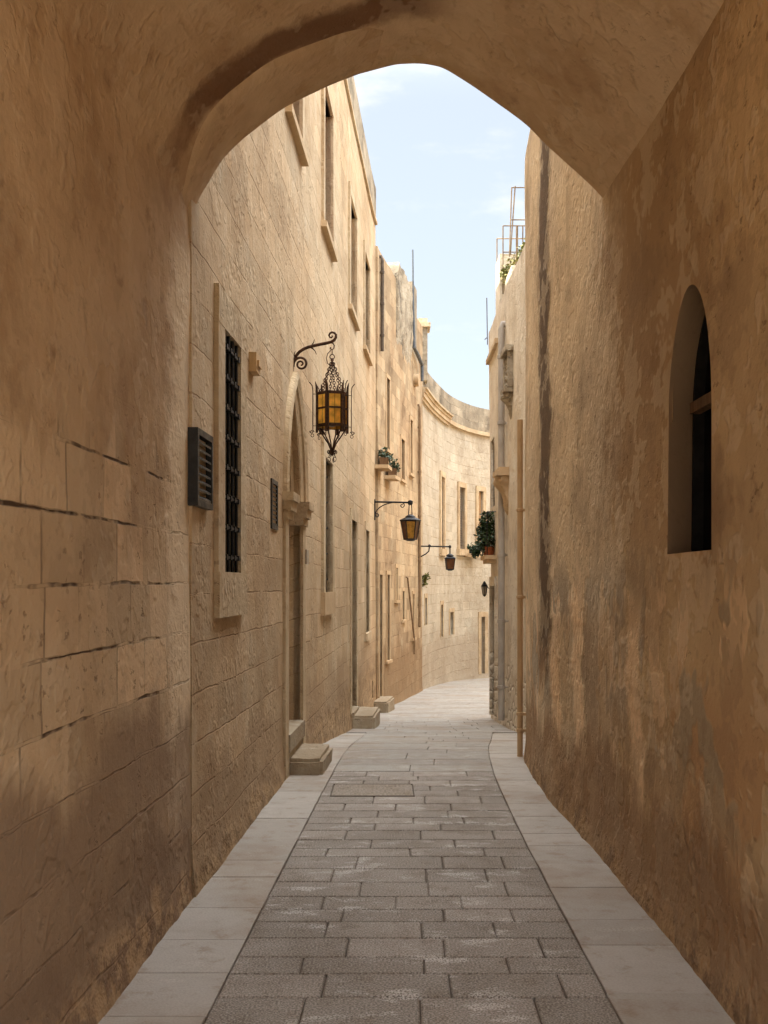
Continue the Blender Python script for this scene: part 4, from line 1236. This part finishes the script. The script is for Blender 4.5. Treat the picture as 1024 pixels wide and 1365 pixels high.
mb = MB(); wall(mb, LP, s30, s31, 6.62, 7.4, step=.25, amp=.012, seed=35.0, off=.02); lh3.part('parapet', mb, M['parapet'], smooth=50)
mb = MB(); mb.wstrip(LP, s30, s31, 6.5, 6.62, -.05, .1)
lh3.part('string_course', mb, M['trim'])
mb = MB()
a, b = s30, LP.hit(597)
mb.wstrip(LP, a, b, 6.62, 6.7, -.05, .13); mb.wstrip(LP, a, b, 6.7, 6.75, -.05, .18); mb.wstrip(LP, a, b, 6.42, 6.5, -.05, .06)
lh3.part('cornice', mb, M['trim'])
for h, mt in ((f1, 'tanwood'), (f2, 'greywood'), (f3, 'tanwood')):
    f_ = lh3.part('window', frame_mb(LP, h['s0'], h['s1'], h['z0'], h['z1'], .16, .05), M['trim'])
    mb = MB(); mb.wbox(LP, h['s0']-.2, h['s1']+.2, h['z0']-.2, h['z0'], -.06, .1); lh3.part('sill', mb, M['trim'], parent=f_)
    mb = MB(); m_ = (h['s0']+h['s1'])/2
    louvres(mb, LP, h['s0']+.01, m_-.003, h['z0']+.01, h['z1']-.01, -.07, 24, fr=.05); louvres(mb, LP, m_+.003, h['s1']-.01, h['z0']+.01, h['z1']-.01, -.07, 24, fr=.05)
    mb.face(h['inner'])
    lh3.part('shutter', mb, M[mt], parent=f_)
for h in (f4, f5, f7):
    f_ = lh3.part('window', frame_mb(LP, h['s0'], h['s1'], h['z0'], h['z1'], .12, .02), M['trim'])
    lh3.part('pane', panel_mb(h), M['dark'], parent=f_)
mb = MB(); planks(mb, LP, f6['s0'], f6['s1'], f6['z0'], f6['z1'], -.2, 5); mb.face(f6['inner']); dd = lh3.part('door', mb, M['wood'])
lh3.part('door_frame', frame_mb(LP, f6['s0'], f6['s1'], f6['z0'], f6['z1'], .16, .03), M['trim'], parent=dd)

# ================================================================== RIGHT SIDE
# plastered wall after the arch
rh = Thing('plastered_house', 'ochre plastered house wall on the right after the arch with dark streak', 'house', (2, 8.5, 0))
mb = MB()
ztop = lambda s: 5.72-.25*max(0, min(1, (s-RP.sY(10.2))/.9))**2
wall(mb, RP, sj, RP.L, -.3, 5.7, step=.1, amp=.016, seed=4.0, foot=.03, ztop=ztop)
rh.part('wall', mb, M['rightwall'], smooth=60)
mb = MB(); n = 24
A = [RP.p(sj+(RP.L-sj)*k/n, ztop(sj+(RP.L-sj)*k/n), -.005) for k in range(n+1)]
B = [Vector((2.2, 6.0+(11.3-6.0)*k/n, 5.8)) for k in range(n+1)]
mb.grid([A, B]); rh.part('roof', mb, M['roof'])
mb = MB(); mb.face([Vector((2.2, 6, 5.8)), Vector((7, 6, 5.8)), Vector((7, 11.3, 5.8)), Vector((2.2, 11.3, 5.8))]); mb.face([Vector((7, 6, -1)), Vector((7, 11.3, -1)), Vector((7, 11.3, 5.8)), Vector((7, 6, 5.8))]); rh.part('roof_terrace', mb, M['roof'])
mb = MB(); mb.face([Vector((1.7, 11.3, -1)), Vector((7, 11.3, -1)), Vector((7, 11.3, 5.7)), Vector((1.7, 11.3, 5.6))]); rh.part('side_wall', mb, M['facade'])

# pale house
ph = Thing('pale_rendered_house', 'pale rendered house on the right with plant balcony and carved corbels', 'house', (2.2, 15.5, -.5))
HsR = []
def HR(xa, xb, ya, yb, dp=.15):
    s0, s1, z0, z1 = rect(RP2, xa, xb, ya, yb); h = hole(s0, s1, z0, z1, dp); HsR.append(h); return h
hrd = HR(656.5, 663.0, 781, 957, .12)
hrw = HR(656.2, 661.5, 585, 676, .12)
zR = 6.12
mb = MB()
WR = wall(mb, RP2, 0, RP2.L, -1.3, zR, HsR, step=.16, amp=.018, seed=64.0, lean=.009, foot=.02)
ph.part('wall', mb, M['palehouse'], smooth=50)
mb = MB(); mass(mb, RP2, 0, RP2.L, zR, -1.3, 6.0); ph.part('roof', mb, M['roof'])
mb = MB(); planks(mb, RP2, hrd['s0'], hrd['s1'], hrd['z0'], hrd['z1'], -.08, 5); mb.face(hrd['inner']); dd = ph.part('door', mb, M['greywood'])
mb = frame_mb(RP2, hrd['s0'], hrd['s1'], hrd['z0'], hrd['z1'], .06, .05, top=.16); ph.part('door_frame', mb, M['palehouse'], parent=dd)
mb = MB(); louvres(mb, RP2, hrw['s0'], hrw['s1'], hrw['z0'], hrw['z1'], -.04, 22); mb.face(hrw['inner'])
ph.part('window', mb, M['greywood'])
# balcony slab, carved corbels
s_b0, s_b1 = RP2.sY(18.25), RP2.sY(19.3)
mb = MB(); mb.wbox(RP2, s_b0, s_b1, 2.06, 2.13, -.05, .2); mb.wbox(RP2, s_b0+.04, s_b1-.04, 2.0, 2.06, -.05, .16); ph.part('balcony_slab', mb, M['trim2'])
def corbel(sc_, zt, zb, w, d):
    mb = MB(); n = 14
    rows = []
    for j in range(n+1):
        t = j/n; z = zt+(zb-zt)*t
        dd = d*((1-t)**.8)*(1+.25*math.sin(t*9))+.01; ww = w*(1-.55*t)*(1+.12*math.sin(t*13))
        row_ = []
        for i in range(17):
            a = PI*i/16
            e = 1+.18*mnoise.noise(Vector((i*.9, j*.8, sc_)))+.1*math.cos(a*7)
            row_.append(RP2.p(sc_+ww*math.cos(a)*.9*e, z, max(-.02, dd*math.sin(a)**.6*e) if 0 < i < 16 else -.03))
        rows.append(row_)
    mb.grid(rows); mb.face(rows[0]); mb.face(list(reversed(rows[-1])))
    return mb
sk = RP2.sY(16.4)
mb = corbel(sk, 3.26, 2.66, .22, .2); mb.wbox(RP2, sk-.24, sk+.24, 3.26, 3.34, -.03, .23); mb.wbox(RP2, sk-.2, sk+.2, 3.34, 3.39, -.03, .18)
ph.part('corbel', mb, M['trim2'], smooth=50, label='carved stone corbel with leaf scrolls')
sk2 = RP2.sY(15.9)
mb = corbel(sk2, 4.42, 4.02, .22, .15); mb.wbox(RP2, sk2-.25, sk2+.25, 4.42, 4.49, -.03, .17)
for k in range(9):
    a = random.uniform(-.15, .15); z = 4.55+.4*k/9
    mb.lathe(RP2.p(sk2+a, z, .05), [(.01, -.07), (.06, -.04), (.075, 0), (.05, .045), (.01, .06)], 10)
mb.wbox(RP2, sk2-.26, sk2-.19, 4.49, 5.0, -.03, .12); mb.wbox(RP2, sk2+.19, sk2+.26, 4.49, 5.0, -.03, .12)
mb.wbox(RP2, sk2-.3, sk2+.3, 5.0, 5.08, -.03, .16)
ph.part('carved_niche', mb, M['rough'], smooth=40, label='weathered carved niche above the corbel')
mb = MB(); mb.wstrip(RP2, RP2.sY(17.6), RP2.L, 5.55, 5.63, -.02, .1); ph.part('string_course', mb, M['trim'])
# roof terrace walls
mb = MB(); mb.box(1.98, 2.3, 18.62, 19.3, 6.05, 7.3); mb.box(2.06, 2.5, 17.6, 18.5, 6.05, 6.8); ph.part('terrace_wall', mb, M['palehouse'])

pipe('downpipe', 'grey downpipe down the pale house on the right', RP2, 668.5, 432, 960, .05, M['greypipe'], .1, n_col=6)
sp_ = RP.sY(10.62)
Tp = Thing('downpipe', 'ochre painted downpipe with collars at the end of the plastered wall', 'pipe', RP.p(sp_, gz(10.6), .05), 'downpipes along the walls')
mb = MB(); mb.tube([RP.p(sp_, gz(10.6)-.01, .05), RP.p(sp_, 1.0, .05), RP.p(sp_, 2.2, .05), RP.p(sp_, 3.25, .05)], .028, 10); Tp.part('pipe', mb, M['ochrepipe'], smooth=60)
for z in (.2, .36, 1.5, 2.35):
    mb = MB(); mb.lathe(RP.p(sp_, z, .05), [(.028, 0), (.036, .008), (.036, .03), (.028, .038)], 12); mb.wbox(RP, sp_-.02, sp_+.02, z+.005, z+.03, -.02, .02); Tp.part('clamp', mb, M['ochrepipe'])

# unseen house added past the bend to bounce light onto the curved wall
rh3 = Thing('bounce_house', 'unseen ochre house added past the bend to bounce light', 'house', (6.5, 27, -1))
mb = MB(); wall(mb, RP3, 0, RP3.L, -2.4, 8.0, step=.5, amp=.012, seed=91.0); rh3.part('wall', mb, M['house2'], smooth=50)
mb = MB(); mass(mb, RP3, 0, RP3.L, 8.0, -2.4, 5.0); rh3.part('roof', mb, M['roof'])

# coach lamp on the far corner of the pale house
s = RP2.sY(19.32); b = RP2.p(s, iz(786, 19.3), 0)
T = Thing('coach_lamp', 'little black coach lamp on the right corner below the balcony plants', 'lamp', b)
c = RP2.p(s, iz(786, 19.3), .13)
mb = MB(); mb.tube([b, b+Vector((-.06, 0, .03)), Vector((c.x, c.y, c.z+.13))], .008, 6); mb.lathe(Vector((b.x, b.y, b.z)), [(.03, -.05), (.03, .05)], 8); T.part('bracket', mb, M['black'])
mb = MB(); mb.poly_lathe(c, [(.012, .15), (.03, .12), (.062, .07), (.066, .055)], 6, .3); T.part('lamp_roof', mb, M['black'])
mb = MB()
for k in range(6):
    a = .3+k*PI/3
    mb.bar(c+Vector((.056*math.cos(a), .056*math.sin(a), .055)), c+Vector((.034*math.cos(a), .034*math.sin(a), -.09)), .008, .008)
mb.poly_lathe(c, [(.008, -.125), (.028, -.105), (.036, -.088)], 6, .3); cg = T.part('cage', mb, M['black'])
mb = MB(); mb.poly_lathe(c, [(.032, -.088), (.052, .055)], 6, .3); T.part('pane', mb, M['plaque'], parent=cg)

# ================================================================== PLANTS
def leaves(mb, blobs, n, size, droop=0.0):
    for k in range(n):
        c, r = random.choice(blobs)
        while True:
            p = Vector([random.uniform(-1, 1) for _ in range(3)])
            if .25 < p.length < 1: break
        p = Vector(c)+Vector((p.x*r[0], p.y*r[1], p.z*r[2]))
        d = Vector((random.gauss(0, 1), random.gauss(0, 1), random.gauss(0, .7)-droop)).normalized()
        up = Vector((random.gauss(0, .6), random.gauss(0, .6), 1)).normalized()
        x = d.cross(up).normalized(); L = size*random.uniform(.6, 1.3); w = L*.3
        mb.cur = random.random()
        a = p+d*L*.5+x*w; b = p+d*L*.5-x*w
        mb.face([p, a, p+d*L, b])
def potted(name, label, base, pr, ph_, blobs, n, size, mat, cat='potted plant', pot_mat='terracotta', box=None, group='potted plants on ledges'):
    T = Thing(name, label, cat, base, group)
    mb = MB()
    if box:
        mb.box(base[0]-box[0], base[0]+box[0], base[1]-box[1], base[1]+box[1], base[2], base[2]+ph_)
    else:
        mb.lathe(base, [(pr*.68, 0), (pr*.95, ph_*.82), (pr*1.08, ph_*.82), (pr*1.08, ph_), (pr*.9, ph_), (pr*.85, ph_*.9)], 16)
    T.part('pot', mb, M[pot_mat], smooth=40)
    mb = MB()
    for c, r in blobs:
        mb.tube([Vector(base)+Vector((0, 0, ph_*.8)), (Vector(base)+Vector((0, 0, ph_))).lerp(Vector(c), .5)+Vector((.01, .01, .03)), Vector(c)], [.008, .006, .003], 5)
    T.part('stem', mb, M['stem'])
    mb = MB(); leaves(mb, blobs, n, size); T.part('foliage', mb, M[mat])
Yp = 18.75
potted('potted_plant', 'bushy dark green plant in terracotta pot on the right balcony slab', (1.81, 18.6, 2.13), .085, .15,
       [((1.80, 18.6, 2.45), (.15, .3, .22)), ((1.78, 18.65, 2.72), (.12, .25, .17)), ((1.72, 18.8, 2.4), (.13, .3, .2)), ((1.74, 18.9, 2.58), (.12, .2, .16))], 1500, .065, 'leaf')
potted('potted_plant', 'trailing green plant at the far end of the right balcony slab', (1.8, 19.1, 2.13), .06, .1,
       [((1.68, 19.12, 2.27), (.1, .15, .14)), ((1.6, 19.15, 2.2), (.07, .12, .09))], 420, .055, 'leaf')
# black frame of the balcony
mb = MB()
for yy in (18.3, 19.25):
    mb.tube([RP2.p(RP2.sY(yy), 2.13, .17), RP2.p(RP2.sY(yy), 2.86, .17)], .009, 6); mb.tube([RP2.p(RP2.sY(yy), 2.86, .17), RP2.p(RP2.sY(yy), 2.86, -.02)], .009, 6)
for z in (2.3, 2.58, 2.86): mb.tube([RP2.p(RP2.sY(18.3), z, .17), RP2.p(RP2.sY(19.25), z, .17)], .008, 6)
single('balcony_railing', mb, M['black'], 'black iron balcony frame behind the dark plant on the right', 'railing', RP2.p(RP2.sY(18.7), 2.13, .17))
# ledge plants on the townhouse
for xa, ya, lab, mat in ((512, 620, 'grey green plant in upper ledge box on ochre townhouse', 'leafg'), (523, 634, 'small pale plant in lower ledge box on ochre townhouse', 'leafg')):
    s = LP.hit(xa, .16); p = LP.p(s, 0, .16); z = iz(ya, p.y)
    potted('ledge_plant', lab, (p.x, p.y, z-.02), .1, .14, [((p.x, p.y, z+.22), (.12, .2, .12)), ((p.x+.05, p.y, z+.15), (.12, .2, .07))], 260, .075, mat, box=(.09, .28), pot_mat='wood', group='small plants on wall ledges')
    mb = MB(); mb.wbox(LP, s-.32, s+.32, z-.09, z-.02, -.02, .28); lh2.part('ledge', mb, M['trim2'])
s = LP.hit(629, .12); p = LP.p(s, 0, .14); z = iz(738, p.y)
potted('ledge_plant', 'small dark green plant on the far curved wall by the right balcony', (p.x, p.y, z), .1, .14, [((p.x, p.y, z+.2), (.25, .2, .1))], 160, .1, 'leaf', box=(.2, .09), pot_mat='vent', group='small plants on wall ledges')
mb = MB(); mb.wbox(LP, s-.35, s+.35, z-.12, z, -.02, .27); lh3.part('ledge', mb, M['trim'])
# weed growing from the wall
s = LP.hit(563, .05); p = LP.p(s, 0, .05); z = iz(776, p.y)
mb = MB(); leaves(mb, [((p.x+.05, p.y, z), (.08, .1, .16)), ((p.x+.1, p.y, z+.12), (.06, .06, .1))], 160, .09)
single('wall_weed', mb, M['leafy'], 'pale weed sprouting from joint beside the long brown downpipe', 'weed', (p.x, p.y, z))
# terrace shrub and railing
mb = MB(); leaves(mb, [((2.25, 18.2, 6.95), (.2, .4, .2)), ((2.45, 17.9, 7.05), (.2, .3, .22)), ((2.1, 18.5, 6.9), (.12, .25, .16)), ((2.35, 17.7, 7.0), (.2, .25, .24))], 1500, .06)
T = Thing('terrace_shrub', 'yellow green shrub on the right roof terrace behind the railing', 'shrub', (2.25, 18.1, 6.8))
T.part('foliage', mb, M['leafy'])
mb = MB()
for k in range(7): mb.tube([Vector((2.15+.05*k, 18.1, 6.75)), Vector((2.1+.07*k, 18.1+random.uniform(-.2, .2), 7.1))], .008, 5)
T.part('stem', mb, M['stem'])
T = Thing('terrace_railing', 'rusty cream metal railing frames rising above the right roof terrace', 'railing', (2.1, 18.8, 6.1))
mb = MB()
def post(x, Y, y0, y1, r=.012, x1=None): mb.tube([Vector((ix(x, Y), Y, iz(y0, Y))), Vector((ix(x1 or x, Y), Y, iz(y1, Y)))], r, 6)
post(662.6, 19.2, 318, 424)
post(670.6, 18.55, 301, 392); post(690, 18.55, 301, 372); post(697, 18.55, 301, 372)
post(682.2, 18.2, 250, 342, x1=679.2); post(686.8, 18.2, 248, 340, x1=680.5); post(702, 18.2, 250, 345); post(688.5, 17.9, 301, 360)
T.part('post', mb, M['railing'])
mb = MB()
mb.tube([Vector((ix(662.6, 19.2), 19.2, iz(318, 19.2))), Vector((ix(699, 18.6), 18.6, iz(318, 18.6)))], .011, 6)
for y_ in (301, 336): mb.tube([Vector((ix(670.6, 18.55), 18.55, iz(y_, 18.55))), Vector((ix(704, 18.5), 18.5, iz(y_, 18.5)))], .011, 6)
for y_ in (250, 293): mb.tube([Vector((ix(682 if y_ == 250 else 681, 18.2), 18.2, iz(y_, 18.2))), Vector((ix(706, 18.2), 18.2, iz(y_, 18.2)))], .011, 6)
T.part('rail', mb, M['railing'])
mb = MB(); mb.tube([Vector((1.84, 19.35, 5.9)), Vector((ix(649, 19.35), 19.35, iz(397, 19.35)))], .009, 6); mb.tube([Vector((1.83, 19.35, iz(450, 19.35))), Vector((1.79, 19.35, iz(453, 19.35)))], .008, 5)
single('aerial_rod', mb, M['darkpipe'], 'thin dark rod standing at the far edge of right roof', 'rod', (1.84, 19.35, 5.9))

# manhole cover in the roadway
mb = MB()
y0, y1 = F*EYE/(1062-HY), F*EYE/(1046-HY)
x0, x1 = ix(440, y0), ix(553, y0)
w = .01
mb.box(x0, x1, y0, y0+w, -.03, .0075); mb.box(x0, x1, y1-w, y1, -.03, .0075); mb.box(x0, x0+w, y0+w, y1-w, -.03, .0075); mb.box(x1-w, x1, y0+w, y1-w, -.03, .0075)
T = Thing('manhole_cover', 'rectangular stone filled access cover let into the paving', 'manhole cover', ((x0+x1)/2, (y0+y1)/2, 0))
T.part('cover_frame', mb, M['mortar'])
mb = MB(); mb.cur = .5; mb.box(x0+w+.006, x1-w-.006, y0+w+.006, y1-w-.006, -.03, .0065); T.part('lid', mb, M['coverstone'])

# ================================================================== SKY, SUN, CAMERA
CLOUD, ZENITH_FILL, MILK = (3.1, 3.1, 3.1, 1), (19, 19.3, 19.6, 1), (2.2, 2.3, 2.33, 1)
SUN_AZ, SUN_EL = R(-95), R(48)         # azimuth clockwise from the view direction (+Y)
w = bpy.data.worlds.new('World'); sc.world = w; w.use_nodes = True
nt = w.node_tree; bg = nt.nodes['Background']
sky = nt.nodes.new('ShaderNodeTexSky'); sky.sky_type = 'NISHITA'; sky.sun_disc = False
sky.sun_elevation = SUN_EL; sky.sun_rotation = SUN_AZ; sky.dust_density = 1.6; sky.air_density = 1.0; sky.ozone_density = 1.2
tc = nt.nodes.new('ShaderNodeTexCoord')
mp = nt.nodes.new('ShaderNodeMapping'); mp.inputs['Scale'].default_value = (1.0, 1.0, 2.6); mp.inputs['Location'].default_value = (.9, .3, .55)
nt.links.new(tc.outputs['Generated'], mp.inputs[0])
nz = nt.nodes.new('ShaderNodeTexNoise'); nz.inputs['Scale'].default_value = 4.2; nz.inputs['Detail'].default_value = 9; nz.inputs['Roughness'].default_value = .58
nt.links.new(mp.outputs[0], nz.inputs['Vector'])
mr = nt.nodes.new('ShaderNodeMapRange'); mr.interpolation_type = 'SMOOTHSTEP'
mr.inputs['From Min'].default_value = .5; mr.inputs['From Max'].default_value = .66; mr.inputs['To Max'].default_value = .8
nt.links.new(nz.outputs[0], mr.inputs['Value'])
# unseen overhead brightness added to light the shaded alley, fading towards the horizon
sx = nt.nodes.new('ShaderNodeSeparateXYZ'); nt.links.new(tc.outputs['Generated'], sx.inputs[0])
ve = nt.nodes.new('ShaderNodeMapRange'); ve.interpolation_type = 'SMOOTHSTEP'
ve.inputs['From Min'].default_value = .40; ve.inputs['From Max'].default_value = .8; ve.inputs['To Max'].default_value = .9
nt.links.new(sx.outputs[2], ve.inputs['Value'])
mx = nt.nodes.new('ShaderNodeMix'); mx.data_type = 'RGBA'
nt.links.new(mr.outputs[0], mx.inputs[0]); mk = nt.nodes.new('ShaderNodeMix'); mk.data_type = 'RGBA'; mk.inputs[0].default_value = .72
nt.links.new(sky.outputs[0], mk.inputs[6]); mk.inputs[7].default_value = MILK
nt.links.new(mk.outputs[2], mx.inputs[6]); mx.inputs[7].default_value = CLOUD
mv = nt.nodes.new('ShaderNodeMix'); mv.data_type = 'RGBA'
nt.links.new(ve.outputs[0], mv.inputs[0]); nt.links.new(mx.outputs[2], mv.inputs[6]); mv.inputs[7].default_value = ZENITH_FILL
nt.links.new(mv.outputs[2], bg.inputs[0]); bg.inputs[1].default_value = .055

sl = bpy.data.lights.new('sun', 'SUN'); sl.energy = 2.0; sl.angle = R(.55); sl.color = (1, .9, .76)
so = bpy.data.objects.new('sun', sl); COL.objects.link(so)
dv = Vector((math.sin(SUN_AZ)*math.cos(SUN_EL), math.cos(SUN_AZ)*math.cos(SUN_EL), math.sin(SUN_EL)))
so.rotation_euler = dv.to_track_quat('Z', 'Y').to_euler(); so.location = dv*60

cam = bpy.data.cameras.new('camera'); co = bpy.data.objects.new('camera', cam); COL.objects.link(co)
co.location = (0, 0, EYE); co.rotation_euler = (R(90), 0, 0)
cam.sensor_fit = 'VERTICAL'; cam.sensor_height = 36; cam.lens = 36*F/1365
cam.shift_y = (HY-682.5)/1365; cam.clip_end = 2000; cam.clip_start = .05
sc.camera = co
sc.view_settings.view_transform = 'Standard'; sc.view_settings.look = 'None'; sc.view_settings.gamma = 1
sc.view_settings.exposure = 2.82
sc.cycles.use_denoising = True
sc.cycles.use_adaptive_sampling = True; sc.cycles.adaptive_threshold = .02
sc.cycles.max_bounces = 8; sc.cycles.diffuse_bounces = 6; sc.cycles.transmission_bounces = 4; sc.cycles.glossy_bounces = 3
sc.cycles.sample_clamp_indirect = 6
